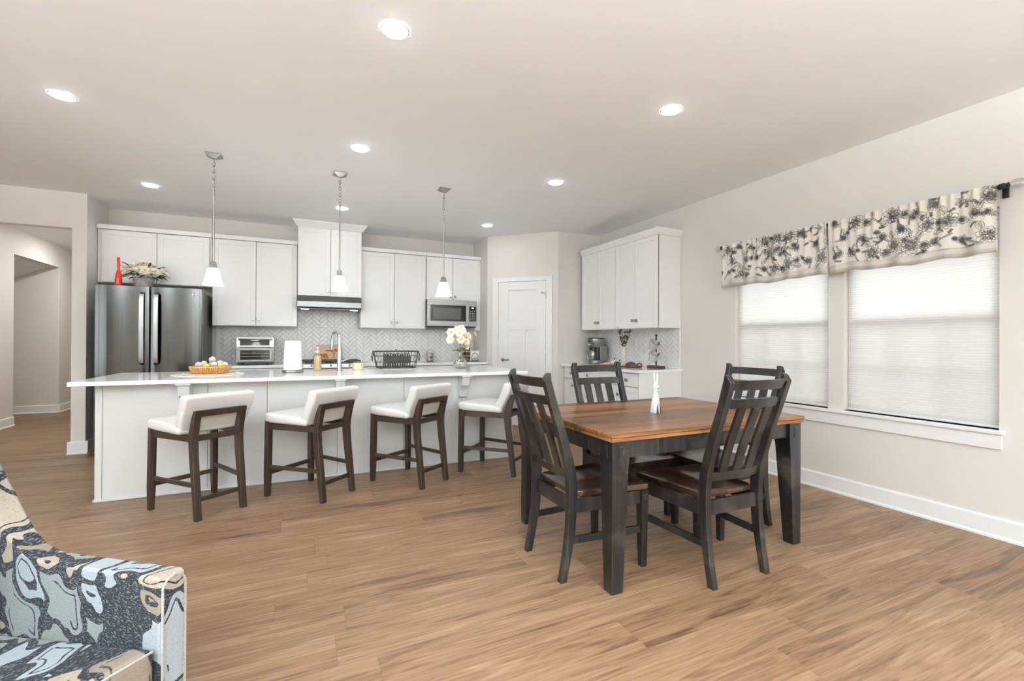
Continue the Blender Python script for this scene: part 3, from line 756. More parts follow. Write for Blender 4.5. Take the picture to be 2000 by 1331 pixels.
for x in (-.37, -.25, 0, .25, .37):
    k = MB(); xx = x*.9; k.lathe([(.021, 0), (.021, .008), (.015, .012), (.013, .032)], 14); k.xf(lambda a, b, c: (xx+a, -.645-c*.95, .893+b+c*.2)); part('knob', k, NICKEL, t, smooth=True)
for gx in (-.25, 0, .25):
    g = MB()
    for yy in (-.55, -.33, -.12): g.box(gx-.118, gx+.118, yy-.006, yy+.006, .942, .956)
    for xx in (-.112, 0, .112): g.box(gx+xx-.006, gx+xx+.006, -.57, -.10, .942, .956)
    for xx in (-.112, .112):
        for yy in (-.56, -.11): g.box(gx+xx-.006, gx+xx+.006, yy-.006, yy+.006, .916, .944)
    part('grate', g, BLACK, t, .002)
for gx, yy in ((-.25, -.44), (-.25, -.2), (0, -.33), (.25, -.44), (.25, -.2)):
    part('burner', MB().lathe([(.05, .917), (.05, .926), (.035, .934), (.0, .934)], 18, (gx, yy, 0)), BLACK, t, smooth=True)
t = thing('microwave', 'stainless over-the-range microwave under the short cabinet', 'microwave', (2.006, YB-.004, 1.415))
part('body', MB().box(-.376, .376, -.385, -.015, .012, .40), STEEL_D, t, .003)
dm = MB(); y0, y1 = -.412, -.386
dm.box(-.378, .245, y0, y1, .325, .402); dm.box(-.378, .245, y0, y1, .018, .092); dm.box(-.378, -.33, y0, y1, .092, .325); dm.box(.208, .245, y0, y1, .092, .325)
d = part('door', dm, STEEL, t, .003)
part('window', MB().box(-.33, .208, y0+.008, y1, .092, .325), BLACKGL, d)
part('window_mesh', MB().box(-.29, .13, y0+.007, y0+.009, .12, .285), simple('grey_mesh', (.10, .098, .095), .25, nz=.1, nscale=300), d)
part('handle', MB().box(.205, .240, y0-.03, y0-.012, .06, .36).box(.212, .233, y0-.02, y0+.002, .075, .095).box(.212, .233, y0-.02, y0+.002, .325, .345), STEEL, d, .004)
part('panel_frame', MB().box(.249, .378, y0, y1, .018, .402), STEEL, t, .003)
part('keypad', MB().box(.258, .368, y0-.002, y0+.004, .095, .318), BLACKGL, t)
part('display', MB().box(.295, .328, y0-.0035, y0, .285, .302), DISPLAY, t)
kk = MB()
for r in range(6):
    for q in range(3): kk.box(.272+q*.028, .272+q*.028+.012, y0-.003, y0, .115+r*.025, .115+r*.025+.006)
part('key', kk, OUTLET, t)
part('vent', MB().box(-.37, .37, -.40, -.03, .0, .014), BLACK, t, .002)
t = thing('toaster_oven', 'stainless toaster oven on the counter beside the refrigerator', 'toaster oven', (-.53, 6.62, .9085))
part('body', MB().box(-.20, .20, -.155, .155, .022, .335), STEEL_D, t, .018)
part('fascia', MB().prism([(-.165, .018), (-.185, .03), (-.188, .205), (-.165, .21), (-.150, .34), (-.14, .34), (-.14, .018)], 0, -.206, .206), STEEL, t, .004)
part('control_screen', MB().loft([[(-.165, -.169, .238), (.155, -.169, .238), (.155, -.158, .31), (-.165, -.158, .31)], [(-.165, -.16, .238), (.155, -.16, .238), (.155, -.15, .31), (-.165, -.15, .31)]]), BLACKGL, t, .003)
d = MB(); d.box(-.17, .17, -.194, -.186, .05, .195); part('door_glass', d, BLACKGL, t, .004)
fr = MB(); fr.box(-.185, .185, -.198, -.19, .18, .203); fr.box(-.185, .185, -.198, -.19, .04, .062); fr.box(-.185, -.158, -.198, -.19, .062, .18); fr.box(.158, .185, -.198, -.19, .062, .18); part('door_frame', fr, STEEL, t, .003)
rk = MB()
for k in range(2): rk.box(-.15, .15, -.1955, -.194, .10+k*.035, .104+k*.035)
part('rack', rk, NICKEL, t)
part('handle', MB().tube([(-.16, -.19, .215), (-.16, -.215, .213), (.16, -.215, .213), (.16, -.19, .215)], .009, 8), STEEL, t, smooth=True)
kb = MB().ball((-.005, -.17, .298), (.055, .012, .011), 16, 8); part('knob', kb, CHROME, t, smooth=True)
part('crumb_tray', MB().box(-.12, .12, -.19, -.12, .008, .022), BLACK, t, .002)
for x in (-.17, .17):
    for y in (-.13, .13): part('foot', MB().box(x-.02, x+.02, y-.02, y+.02, 0, .024), BLACK, t, .003)
# decorative print
t = thing('art_print', 'small orange savannah print leaning on tiles behind the range', 'picture', (.335, 6.79, .9195))
part('panel', MB().loft([[(-.16, 0, 0), (.16, 0, 0), (.16, .012, 0), (-.16, .012, 0)], [(-.16, .045, .232), (.16, .045, .232), (.16, .057, .232), (-.16, .057, .232)]]), PRINT, t, .001)
def onprint(poly, d=.0035): return MB().loft([[(x, .045*z/.232-.001, z) for x, z in poly], [(x, .045*z/.232+.002, z) for x, z in poly]])
part('animal', onprint([(-.105, .02), (-.09, .02), (-.086, .06), (-.062, .06), (-.060, .02), (-.044, .02), (-.03, .07), (-.022, .03), (-.014, .03), (-.010, .08), (-.026, .112), (-.06, .115), (-.085, .108), (-.108, .115), (-.118, .095), (-.108, .07)]), RUST, t)
tr = MB(); 
for poly in ([(.055, .05), (.066, .05), (.075, .10), (.10, .14), (.094, .145), (.068, .115), (.04, .145), (.034, .14), (.058, .10)], [(-.06, .145), (-.02, .165), (.02, .16), (.03, .175), (.09, .18), (.125, .165), (.155, .15), (.10, .138), (.0, .142)]):
    q = onprint(poly); tr.add(q.v, q.f)
part('tree', tr, RUST, t)
# tin bucket
t = thing('tin_bucket', 'small tin bucket with painted heart against the backsplash', 'bucket', (1.74, 6.72, .9085))
p = MB(); p.lathe([(.048, 0), (.055, .125), (.057, .127), (.052, .122), (.045, .01)], 20); part('body', p, TIN, t, smooth=True)
part('handle', MB().tube(arc((0, 0, .12), .056, 0, PI, 14), .003, 6), NICKEL, t, smooth=True)
hh = MB(); hh.prism([(0, .035), (.018, .06), (.018, .075), (.008, .08), (0, .072), (-.008, .08), (-.018, .075), (-.018, .06)], 1, -.056, -.046); part('heart', hh, DARKW, t)
rr = MB(); rr.lathe([(.0495, .001), (.0505, .014)], 20, cap=False); part('band', rr, DARKW, t, smooth=True)
# napkin holder
t = thing('napkin_holder', 'black wire holder of white napkins by the pantry wall', 'napkin holder', (2.405, 6.60, .9085))
part('napkins', MB().box(-.072, .072, -.012, .045, .006, .16), PAPER, t, .003)
nw = MB(); nw.tube([(-.05, -.02, .004)]+[(p[0], -.02, p[2]) for p in arc((0, 0, .07), .05, PI, 0, 14)]+[(.05, -.02, .004)], .0035, 6)
nw.tube([(-.07, -.022, .004), (.07, -.022, .004), (.07, .055, .004), (-.07, .055, .004)], .0035, 6, closed=True)
for cx in (-.022, .022): nw.tube(arc((cx, -.021, .03), .02, 0, 2*PI, 12)[:-1], .0025, 5, closed=True)
part('frame', nw, BLKMETAL, t, smooth=True)
# coffee pod carousel
t = thing('pod_carousel', 'brown coffee pod carousel behind the glass flower vase', 'pod holder', (2.26, 6.62, .9085))
c = MB(); c.lathe([(.065, 0), (.065, .012), (.01, .016)], 20); c.tube([(0, 0, .01), (0, 0, .24)], .006, 8); c.tube(arc((0, 0, .255), .022, 0, 2*PI, 14)[:-1], .003, 6, closed=True); part('stand', c, BLKMETAL, t, smooth=True)
for j, z in enumerate((.05, .115, .18)):
    for k in range(5):
        a = 2*PI*k/5+j*.3-PI/2; m = MB(); m.lathe([(.016, -.02), (.024, .022), (.026, .024), (.026, .028)], 14)
        m.xf(lambda x, y, zz: (math.cos(a)*(.045+zz)-math.sin(a)*x, math.sin(a)*(.045+zz)+math.cos(a)*x, z+y))
        o = part('pod', m, BROWN, t, smooth=True)
        q = MB(); q.lathe([(.024, .0275), (.0265, .0275), (.0265, .03), (.024, .03)], 14, cap=False); q.xf(lambda x, y, zz: (math.cos(a)*(.045+zz)-math.sin(a)*x, math.sin(a)*(.045+zz)+math.cos(a)*x, z+y)); part('rim', q, COPPER, o, smooth=True)

# ------------------------------------------------------------------ things on the island
IZ = .9085
t = thing('paper_towel_holder', 'paper towel roll on a round chrome stand on the island', 'paper towel', (-.082, 4.80, IZ))
part('base', MB().lathe([(.088, 0), (.094, .004), (.094, .020), (.086, .024), (0, .026)], 28), NICKEL, t, smooth=True)
part('paper_roll', MB().lathe([(.080, .0265), (.078, .12), (.070, .295), (.068, .298), (.02, .298)], 28), PAPER, t, smooth=True)
sp = MB(); sp.tube([(0, 0, .29), (0, 0, .32)], .005, 8); sp.tube(arc((0, 0, .325), .013, 0, 2*PI, 12)[:-1], .004, 6, closed=True); sp.tube([(-.055, 0, .02), (-.055, -.0, .33)], .004, 6); part('finial', sp, NICKEL, t, smooth=True)
fl = MB(); fl.tube([(.0, -.083, .03), (.001, -.0795, .17)], .0015, 5); part('paper_edge', fl, OUTLET, t, smooth=True)
t = thing('faucet', 'tall chrome gooseneck faucet on the island', 'faucet', (.335, 4.82, IZ))
part('base', MB().lathe([(.032, 0), (.032, .006), (.025, .012), (.024, .18), (.019, .24)], 20), CHROME, t, smooth=True)
dx, dy = -.055, .19; pts = [(0, 0, .14), (0, 0, .31)]
for k in range(1, 13):
    a = PI*k/12; u = (1-math.cos(a))/2; pts.append((dx*u, dy*u, .31+.085*math.sin(a)))
part('neck', MB().tube(pts, .0155, 12), CHROME, t, smooth=True)
part('spray_head', MB().tube([(dx, dy, .312), (dx*1.02, dy*1.02, .25), (dx*1.05, dy*1.05, .21)], [.0165, .019, .021], 12), CHROME, t, smooth=True)
part('lever', MB().tube([(.0, -.015, .10), (.03, -.03, .105), (.085, -.045, .125)], [.010, .007, .006], 8), CHROME, t, smooth=True)
t = thing('soap_bottle', 'clear soap bottle with white pump left of the faucet', 'bottle', (.14, 5.06, IZ))
part('bottle', MB().lathe([(.038, 0), (.041, .006), (.040, .125), (.034, .155), (.016, .173), (.014, .180)], 20), SOAPGL, t, smooth=True)
part('soap', MB().lathe([(.035, .005), (.036, .125), (.03, .145), (.0, .145)], 18), SOAP, t, smooth=True)
pm = MB(); pm.lathe([(.016, .176), (.016, .20), (.006, .203), (.006, .228)], 14); pm.box(-.012, .012, -.04, .012, .224, .238); part('pump', pm, WHITEPL, t, smooth=True)
t = thing('candle_jar', 'short speckled candle jar right of the faucet', 'candle', (.525, 4.97, IZ))
part('jar', MB().lathe([(.052, 0), (.058, .006), (.060, .07), (.055, .07), (.053, .05), (0, .05)], 22), WAX, t, smooth=True)
t = thing('drying_mat', 'thin grey drying mat under the wire dish basket', 'mat', (.925, 5.02, IZ)); t2 = part('mat', MB().box(-.28, .28, -.13, .13, 0, .005), SILVERM, t, .002)
# wire dish basket
t = thing('dish_basket', 'dark wire dish basket on the island near the faucet', 'dish basket', (.925, 5.02, IZ+.0055))
def rrect(hx, hy, r, n=5):
    out = []
    for cx, cy, a0 in ((hx-r, hy-r, 0), (-hx+r, hy-r, PI/2), (-hx+r, -hy+r, PI), (hx-r, -hy+r, 3*PI/2)):
        for k in range(n+1): a = a0+PI/2*k/n; out.append((cx+r*math.cos(a), cy+r*math.sin(a)))
    return out
top, bot = rrect(.235, .115, .06), rrect(.205, .09, .05)
m = MB(); m.tube([(x, y, .185) for x, y in top], .006, 6, True); part('rim', m, IRON, t, smooth=True)
m = MB(); m.tube([(x, y, .012) for x, y in bot], .004, 6, True)
for z, f in ((.135, .72), (.07, .35)): m.tube([(b[0]+(a[0]-b[0])*f, b[1]+(a[1]-b[1])*f, z) for a, b in zip(top, bot)], .0022, 5, True)
L_ = len(top)
def per(poly, s):
    ds = [math.dist(poly[i], poly[(i+1) % len(poly)]) for i in range(len(poly))]; T = sum(ds)*s
    for i, dd in enumerate(ds):
        if T <= dd: p, q = poly[i], poly[(i+1) % len(poly)]; k = T/dd; return (p[0]+(q[0]-p[0])*k, p[1]+(q[1]-p[1])*k)
        T -= dd
    return poly[0]
for k in range(34):
    a, b = per(top, k/34), per(bot, k/34); m.tube([(a[0], a[1], .185), (b[0], b[1], .012)], .0020, 5)
for k in range(11): x = -.17+.034*k; m.tube([(x, -.09, .012), (x, .09, .012)], .002, 5)
part('wires', m, IRON, t, smooth=True)
m = MB()
for k in range(11):
    x = -.125+k*.026; m.tube([(x, -.05, .014), (x, -.055, .15), (x, .0, .165), (x, .045, .15), (x, .05, .014)], .0045, 6)
m.box(-.14, .15, -.058, -.052, .06, .13); part('plate_rack', m, IRON, t, smooth=True)
for s in (-1, 1):
    part('handle', MB().tube([(s*.238, -.045, .185), (s*.252, -.04, .13), (s*.25, -.02, .085), (s*.25, .02, .085), (s*.252, .04, .13), (s*.238, .045, .185)], .004, 6), IRON, t, smooth=True)
for x in (-.17, .17):
    for y in (-.07, .07): part('foot', MB().ball((x, y, .006), .006, 8, 6), IRON, t, smooth=True)
fb = MB(); fb.tube([(.0, .0, .185), (.0, .05, .205), (.02, .08, .2)], .004, 6); part('hook', fb, IRON, t, smooth=True)
# vase with white flowers
t = thing('flower_vase', 'round glass vase of white poppies on the right of the island', 'flowers', (1.60, 4.86, IZ))
part('vase', MB().lathe([(.035, 0), (.060, .008), (.078, .05), (.074, .085), (.045, .115), (.026, .135), (.026, .175), (.032, .182), (.029, .182), (.023, .172), (.023, .137), (.041, .113), (.070, .083), (.074, .05), (.056, .012), (0, .006)], 28, cap=False), VASEGL, t, smooth=True)
FL = [(-.10, .02, .40, -.5), (-.03, -.05, .39, -.2), (.02, .02, .44, .1), (-.02, .03, .43, -.1), (.06, -.02, .35, .4), (.09, .0, .36, .5), (-.01, -.05, .32, -.1), (.17, .0, .385, .9), (-.11, .0, .32, -.8), (.05, -.04, .30, .3), (.07, -.02, .24, .6), (.02, .0, .41, 0)]
st = MB()
for x, y, z, tl in FL: st.tube([(rnd.uniform(-.015, .015), rnd.uniform(-.015, .015), .02), (rnd.uniform(-.012, .012), 0, .16), (x*.45, y*.5, .16+(z-.16)*.55), (x, y, z)], .0025, 5)
part('stems', st, STEM, t, smooth=True)
for k, (x, y, z, tl) in enumerate(FL):
    m = MB(); flower(m, (x, y, z), .052 if k not in (7, 10) else .036, 6, (tl, -.8, .45 if k % 2 else .15), 2, .35, .8)
    o = solid(part('blossom', m, PETALW if k % 3 else PETAL, t), .001)
    part('centre', MB().ball((x+tl*.006, y-.012, z+.006), .012, 8, 5), YELLOW, o, smooth=True)
m = MB()
for k in range(12): a = rnd.uniform(2.2, 5.2); leaf(m, (math.cos(a)*.02, math.sin(a)*.02, .19), (math.cos(a), math.sin(a)*.6, rnd.uniform(.1, 1)), rnd.uniform(.05, .08), .02)
solid(part('foliage', m, LEAFG, t), .001)
# doily, basket, eggs
bx, by = -.745, 4.83
m = MB(); n = 96
ring = []
for k in range(n):
    a = 2*PI*k/n; s = 1+.07*abs(math.sin(6*a)); ring.append((.255*s*math.cos(a), .24*s*math.sin(a)))
m.loft([[(x, y, 0) for x, y in ring], [(x, y, .004) for x, y in ring]])
t = thing('doily', 'scalloped floral cloth doily under the egg basket', 'doily', (bx, by-.08, IZ)); part('cloth', m, LACE, t, smooth=False)
m = MB()
for k in range(12):
    a = 2*PI*k/12+.13; flower(m, (.215*math.cos(a), .20*math.sin(a), .0035), .045, 6, (0, 0, 1), 1, .05, .7)
part('petal_edge', m, PETALW, t)
t = thing('egg_basket', 'shallow round wicker basket holding pastel eggs on the island', 'basket', (bx, by, IZ+.0045))
m = MB(); prof = []
m.lathe([(.10, 0), (.125, .006), (.150, .040), (.158, .058), (.155, .061), (.145, .042), (.118, .012), (0, .010)], 48)
part('bowl', m, WICKER, t, smooth=True)
m = MB()
for k in range(60):
    a = 2*PI*k/60; m.tube([(.122*math.cos(a), .122*math.sin(a), .004), (.152*math.cos(a), .152*math.sin(a), .036), (.160*math.cos(a+.05), .160*math.sin(a+.05), .058)], .0042, 5)
m.tube([(.158*math.cos(2*PI*k/40), .158*math.sin(2*PI*k/40), .060) for k in range(40)], .006, 6, True)
part('weave', m, RIB, t, smooth=True)
egg_spec = [(-.075, -.045, .055, 1, 'lilac egg at the left front of the basket', .3), (-.02, -.085, .050, 4, 'bright yellow egg at the front of the basket', .2), (.035, -.055, .062, 2, 'mint green egg in the middle front of the basket', .1),
            (.085, -.05, .052, 4, 'small yellow egg at the right front of the basket', -.4), (.105, .0, .058, 5, 'cream egg at the right edge of the basket', -.5), (-.055, .03, .068, 0, 'pale pink egg left of the pile centre', 1.0),
            (.065, .045, .072, 3, 'pale blue egg at the right of the pile', -.6), (.0, .055, .060, 5, 'cream egg hidden low at the back of the basket', 0), (.012, .005, .107, 0, 'pale pink egg on top of the pile', .6), (-.095, .02, .060, 1, 'lilac egg at the left edge of the basket', .8)]
e0 = None
for (x, y, z, ci, lab, tl) in egg_spec:
    m = MB(); M_ = Matrix.Rotation(tl, 3, 'Y') @ Matrix.Rotation(1.2, 3, 'X')
    m.ball((0, 0, 0), (.027, .027, .037), 16, 10); m.xf(lambda a, b, c: (a*(1-.18*c/.037), b*(1-.18*c/.037), c)); m.xf(lambda a, b, c: tuple(M_ @ Vector((a, b, c))))
    o = part('egg', m, EGGS[ci], None, smooth=True, loc=(bx+x, by+y, IZ+.0045+z+.016)); tag(o, lab, 'egg', 'pastel eggs in the wicker basket')

# ------------------------------------------------------------------ things on the hutch counter
HZ = .9055
t = thing('coffee_maker', 'stainless drip coffee maker on the counter near the pantry', 'coffee maker', (3.74, 5.30, HZ), HR)
part('base', MB().lathe([(.115, 0), (.118, .006), (.118, .05), (.112, .056), (0, .056)], 28).xf(lambda x, y, z: (x*.95, y, z)), STEEL, t, smooth=True)
part('tower', MB().prism([(-.098, -.055), (-.098, .11), (.098, .11), (.098, -.055)], 2, .05, .26), BLACK, t, .02)
part('head', MB().lathe([(.114, .235), (.118, .24), (.118, .352), (.112, .358), (0, .36)], 28).xf(lambda x, y, z: (x*.95, y, z)), STEEL, t, smooth=True)
part('lid', MB().lathe([(.119, .350), (.119, .360), (.10, .366), (0, .366)], 28).xf(lambda x, y, z: (x*.95, y, z)), BLACK, t, smooth=True)
for sg in (-1, 1): part('side_shell', MB().prism([(sg*.113, -.01), (sg*.095, -.01), (sg*.095, .10), (sg*.113, .10)], 2, .05, .25), STEEL, t, .003)
part('carafe', MB().lathe([(.046, .058), (.050, .063), (.050, .14), (.045, .172), (.036, .188), (0, .192)], 26, (.014, -.066, 0)), STEEL, t, smooth=True)
part('carafe_lid', MB().lathe([(.040, .19), (.043, .20), (.040, .22), (0, .225)], 22, (.014, -.066, 0)), BLACK, t, smooth=True)
part('carafe_handle', MB().tube([(-.030, -.08, .195), (-.062, -.10, .185), (-.070, -.105, .12), (-.058, -.095, .07)], .009, 8), STEEL, t, smooth=True)
q = MB().lathe([(.017, 0), (.017, .004), (0, .005)], 16); q.xf(lambda x, y, z: (x, -.118-z, .32+y)); part('dial', q, BLACK, t, smooth=True)
part('button_strip', MB().box(-.05, .05, -.119, -.112, .268, .276), WHITEPL, t, .001)
t = thing('serving_tray', 'long dark wood tray under the tall branch vase', 'tray', (3.64, 4.50, HZ), HR)
part('board', MB().lathe([(.15, 0), (.165, .006), (.17, .02), (.163, .02), (.15, .01), (0, .010)], 36).xf(lambda x, y, z: (x*1.35, y*.72, z)), REDW, t, smooth=True)
for s in (-1, 1):
    part('handle', MB().tube([(s*.20, -.05, .016), (s*.215, -.03, .045), (s*.22, 0, .055), (s*.215, .03, .045), (s*.20, .05, .016)], .008, 8), REDW, t, smooth=True)
def pumpkin(label, loc, r):
    t = thing('pumpkin', label, 'pumpkin', loc, 0, 'white pumpkins on the counter')
    m = MB(); m.ball((0, 0, r*.8), (r, r, r*.8), 40, 12); m.xf(lambda x, y, z: (x*(1+.09*abs(math.cos(4*math.atan2(y, x)))-.05), y*(1+.09*abs(math.cos(4*math.atan2(y, x)))-.05), z-.18*r*max(0, 1-(x*x+y*y)/(r*r*.35)) if z > r*.8 else max(z, .002)))
    part('body', m, CERAM, t, smooth=True); part('stalk', MB().tube([(0, 0, r*1.35), (.004, 0, r*1.65), (.012, 0, r*1.8)], [.008, .006, .005], 7), DARKW, t, smooth=True)
pumpkin('white ceramic pumpkin on the counter, next to the coffee maker', (3.77, 4.93, HZ), .052)
pumpkin('white ceramic pumpkin on the counter, beside the birch vase', (3.75, 4.80, HZ), .042)
t = thing('branch_vase', 'tall birch-bark vase with dark leafy branches on the tray', 'vase', (3.66, 4.60, HZ+.0105))
part('vase', MB().lathe([(.036, 0), (.038, .004), (.036, .20), (.040, .235), (.034, .235), (.03, .20), (.03, .02), (0, .015)], 20), BIRCH, t, smooth=True)
m = MB(); lf = MB(); lw = MB()
for k in range(5):
    a = k*1.26+.4; ex, ey = .075*math.cos(a), .062*math.sin(a)-.012; pts = [(0, 0, .06), (ex*.2, ey*.2, .24), (ex*.7, ey*.7, .33), (ex, ey, .40+.025*(k % 3))]; m.tube(pts, .0025, 5)
    for q in range(8):
        f = q/7; z = .24+f*(.40+.025*(k % 3)-.24); px, py = ex*(.2+.8*f), ey*(.2+.8*f)
        for s in (0, 2.1, 4.2):
            d = (math.cos(a+s+q), math.sin(a+s+q), .9); leaf(lf if (q+k) % 3 else lw, (px, py, z), d, .058, .015)
part('branch', m, DARKW, t, smooth=True); solid(part('foliage', lf, LEAFD, t), .001); solid(part('pale_foliage', lw, BIRCH, t), .001)
t = thing('clay_bowl', 'small orange clay dish in front of the coffee maker', 'bowl', (3.50, 4.75, HZ))
part('dish', MB().lathe([(.06, 0), (.072, .006), (.078, .035), (.072, .035), (.064, .012), (0, .010)], 26), COPPER, t, smooth=True)
part('cookies', MB().ball((.01, 0, .03), (.05, .05, .02), 16, 8), simple('biscuit', (.68, .42, .26), .8, nz=.2, nscale=60), t, smooth=True)
t = thing('dough_bowl', 'dark oval wooden dough bowl at the end of the tray', 'bowl', (3.63, 4.42, HZ+.0105))
part('bowl', MB().ball((0, 0, .0), (.06, .085, .058), 24, 12).xf(lambda x, y, z: (x, y, max(z, 0))), REDW, t, smooth=True)
part('opening', MB().ball((-.040, .0, .022), (.026, .05, .020), 18, 8), DARKW, t, smooth=True)
# mug tree and mugs
mx, my = 3.74, 4.11
t = thing('mug_tree', 'black mug tree with square wooden base on the counter end', 'mug tree', (mx, my, HZ), HR)
part('base', MB().box(-.085, .085, -.06, .06, 0, .034), DARKW, t, .004)
part('post', MB().lathe([(.009, .03), (.009, .375), (.007, .38)], 12), BLKMETAL, t, smooth=True)
part('finial', MB().ball((0, 0, .388), .013, 12, 8), BLKMETAL, t, smooth=True)
for z, s in ((.29, 1), (.29, -1), (.165, -1), (.165, 1)):
    part('arm', MB().tube([(0, 0, z-.03), (s*.05, -.02 if s > 0 else .02, z-.01), (s*.085, -.03 if s > 0 else .03, z+.02)], .005, 7), BLKMETAL, t, smooth=True)
def mug(label, dz, tilt, dx):
    t = thing('mug', label, 'mug', (mx-.065, my+dx, HZ+dz), 0, 'stoneware mugs on the mug tree')
    M_ = Matrix.Rotation(tilt, 4, 'X')
    b = MB(); b.lathe([(.038, -.050), (.046, -.045), (.052, .0), (.052, .046), (.049, .049), (.047, .044), (.047, 0), (.040, -.041), (0, -.043)], 24); b.xf(lambda x, y, z: tuple(M_ @ Vector((x, y, z)))); part('cup', b, MUG, t, smooth=True)
    h = MB(); h.tube([tuple(M_ @ Vector(p)) for p in [(0, .049, -.028), (0, .076, -.022), (0, .083, .005), (0, .074, .032), (0, .050, .034)]], .0055, 7); part('handle', h, MUG, t, smooth=True)
    r = MB(); r.tube([tuple(M_ @ Vector((.0505*math.cos(2*PI*k/24), .0505*math.sin(2*PI*k/24), .048))) for k in range(24)], .0014, 5, True); part('rim', r, IRON, t, smooth=True)
mug('speckled grey mug on the upper arm of the mug tree', .268, .75, -.030)
mug('speckled grey mug on the lower arm of the mug tree', .135, .6, -.026)

# ------------------------------------------------------------------ ceiling lights
def can(label, x, y, group='recessed ceiling lights'):
    t = thing('recessed_light', label, 'ceiling light', (x, y, H), 0, group)
    part('trim_ring', MB().lathe([(.060, -.001), (.062, -.006), (.069, -.004), (.072, -.001)], 32, cap=False), WHITEPL, t, smooth=True)
    part('lens', MB().lathe([(.061, -.0005), (.060, -.006), (.045, -.010), (0, -.012)], 32), CANLENS, t, smooth=True)
    return t
c0 = can('recessed ceiling light nearest the camera, top centre of the photo', .41, 2.30)
for (x, y, lab) in ((-1.394, 3.82, 'recessed ceiling light farthest left, between camera and island'), (2.222, 2.31, 'recessed ceiling light straight above the dining table'), (.413, 3.835, 'recessed ceiling light in front of the middle pendant'),
                    (-1.392, 5.655, 'recessed ceiling light above the floor before the refrigerator'), (2.225, 3.84, 'recessed ceiling light in front of the right pendant, toward the hutch'), (.411, 5.66, 'recessed ceiling light behind the middle pendant, before the range'), (2.226, 5.64, 'recessed ceiling light before the pantry door')):
    dup(c0, (x, y, H), 0, lab)
dup(c0, (-1.394, 2.30, H), 0, 'recessed ceiling light behind the camera, out of view', 'recessed ceiling lights out of view')
HALLENS = emis('lit_hall_lens', (1, .99, .96), CAN_STRENGTH*5)
for (x, y, z) in ((-2.95, 7.3, H), (-2.95, 9.3, H)):
    q = dup(c0, (x, y, z), 0, 'recessed ceiling light inside the hall, out of view', 'recessed ceiling lights in the hall')
    for c in q.children:
        if c.name.startswith('lens'): c.data = c.data.copy(); c.data.materials[0] = HALLENS
# unseen uplights added behind the camera to brighten the ceiling
def added_uplight(label, x, y):
    t = thing('added_uplight_lamp', label, 'added lamp', (x, y, 0), 0, 'added uplights out of view')
    part('base', MB().lathe([(.14, 0), (.14, .02), (.02, .035)], 24), BLKMETAL, t, smooth=True)
    part('pole', MB().tube([(0, 0, .03), (0, 0, 1.70)], .012, 10), BLKMETAL, t, smooth=True)
    part('lamp_shade', MB().lathe([(.03, 1.69), (.16, 1.76), (.20, 1.82), (.19, 1.82), (.15, 1.77), (.02, 1.70)], 28, cap=False), BLKMETAL, t, smooth=True)
    l = bpy.data.lights.new('uplight_disk', 'AREA'); l.shape = 'DISK'; l.size = .26; l.energy = UPLIGHT; l.color = (.85, .945, 1)
    o = bpy.data.objects.new('uplight_disk', l); COL.objects.link(o); o.parent = t; o.location = (0, 0, 1.80); o.rotation_euler = (PI, 0, 0)
added_uplight('added black uplight on a pole behind the camera, out of view', -.4, -1.9)
added_uplight('added black uplight on a pole behind the camera, out of view', 1.5, -3.0)
added_uplight('added black uplight on a pole behind the camera, out of view', -3.6, -.4)
# pendants
def pendant(label, x, y):
    t = thing('pendant_light', label, 'pendant light', (x, y, H), PI/4*0, 'pendant lights over the island')
    a = .062
    def sq(h, z): return [(-h, -h, z), (h, -h, z), (h, h, z), (-h, h, z)]
    part('canopy', MB().loft([sq(.058, -.001), sq(.058, -.006), sq(.018, -.032), sq(.012, -.034)]), NICKEL, t, .001)
    ch = MB()
    for k in range(9):
        z = -.05-k*.029; pts = []
        for q in range(12):
            an = 2*PI*q/12; u, v = .009*math.cos(an), .019*math.sin(an); pts.append((u, 0, z+v) if k % 2 else (0, u, z+v))
        ch.tube(pts, .003, 5, True)
    part('chain', ch, NICKEL, t, smooth=True)
    part('rod', MB().tube([(0, 0, -.29), (0, 0, -.90)], .0075, 10), NICKEL, t, smooth=True)
    part('socket_cap', MB().loft([sq(.014, -.895), sq(.019, -.90), sq(.027, -.944), sq(.029, -.955)]), NICKEL, t, .002)
    part('shade', MB().loft([sq(.034, -.952), sq(.037, -.965), sq(.060, -1.072), sq(.067, -1.084), sq(.068, -1.092), sq(.058, -1.088), sq(.034, -.97), sq(.030, -.96)], caps=False), PENDGL, t, .004, segs=3)
    return t
p0 = pendant('opal glass pendant light at the left end of the island', -.68, 4.50)
dup(p0, (.308, 4.50, H), 0, 'opal glass pendant light in front of the range hood cabinet')
dup(p0, (1.30, 4.50, H), 0, 'opal glass pendant light in front of the microwave cabinet')

# ------------------------------------------------------------------ dining table and chairs
TX0, TX1, TY0, TY1 = 1.33, 2.755, 1.755, 2.775; tcx, tcy = (TX0+TX1)/2, (TY0+TY1)/2
t = thing('dining_table', 'rectangular dining table with brown plank top and black legs', 'table', (tcx, tcy, 0))
hx, hy = (TX1-TX0)/2, (TY1-TY0)/2
part('tabletop', MB().box(-hx, hx, -hy, hy, .7525, .772), TABLETOP, t, .003)
part('leaf', MB().box(-hx+.004, hx-.004, -hy+.004, hy-.004, .732, .7505), TABLETOP, t, .002)
ap = MB(); i = .055
ap.box(-hx+i, hx-i, -hy+.03, -hy+.052, .645, .732); ap.box(-hx+i, hx-i, hy-.052, hy-.03, .645, .732); ap.box(-hx+.03, -hx+.052, -hy+i, hy-i, .645, .732); ap.box(hx-.052, hx-.03, -hy+i, hy-i, .645, .732)
part('apron', ap, CHAIRW, t, .002)
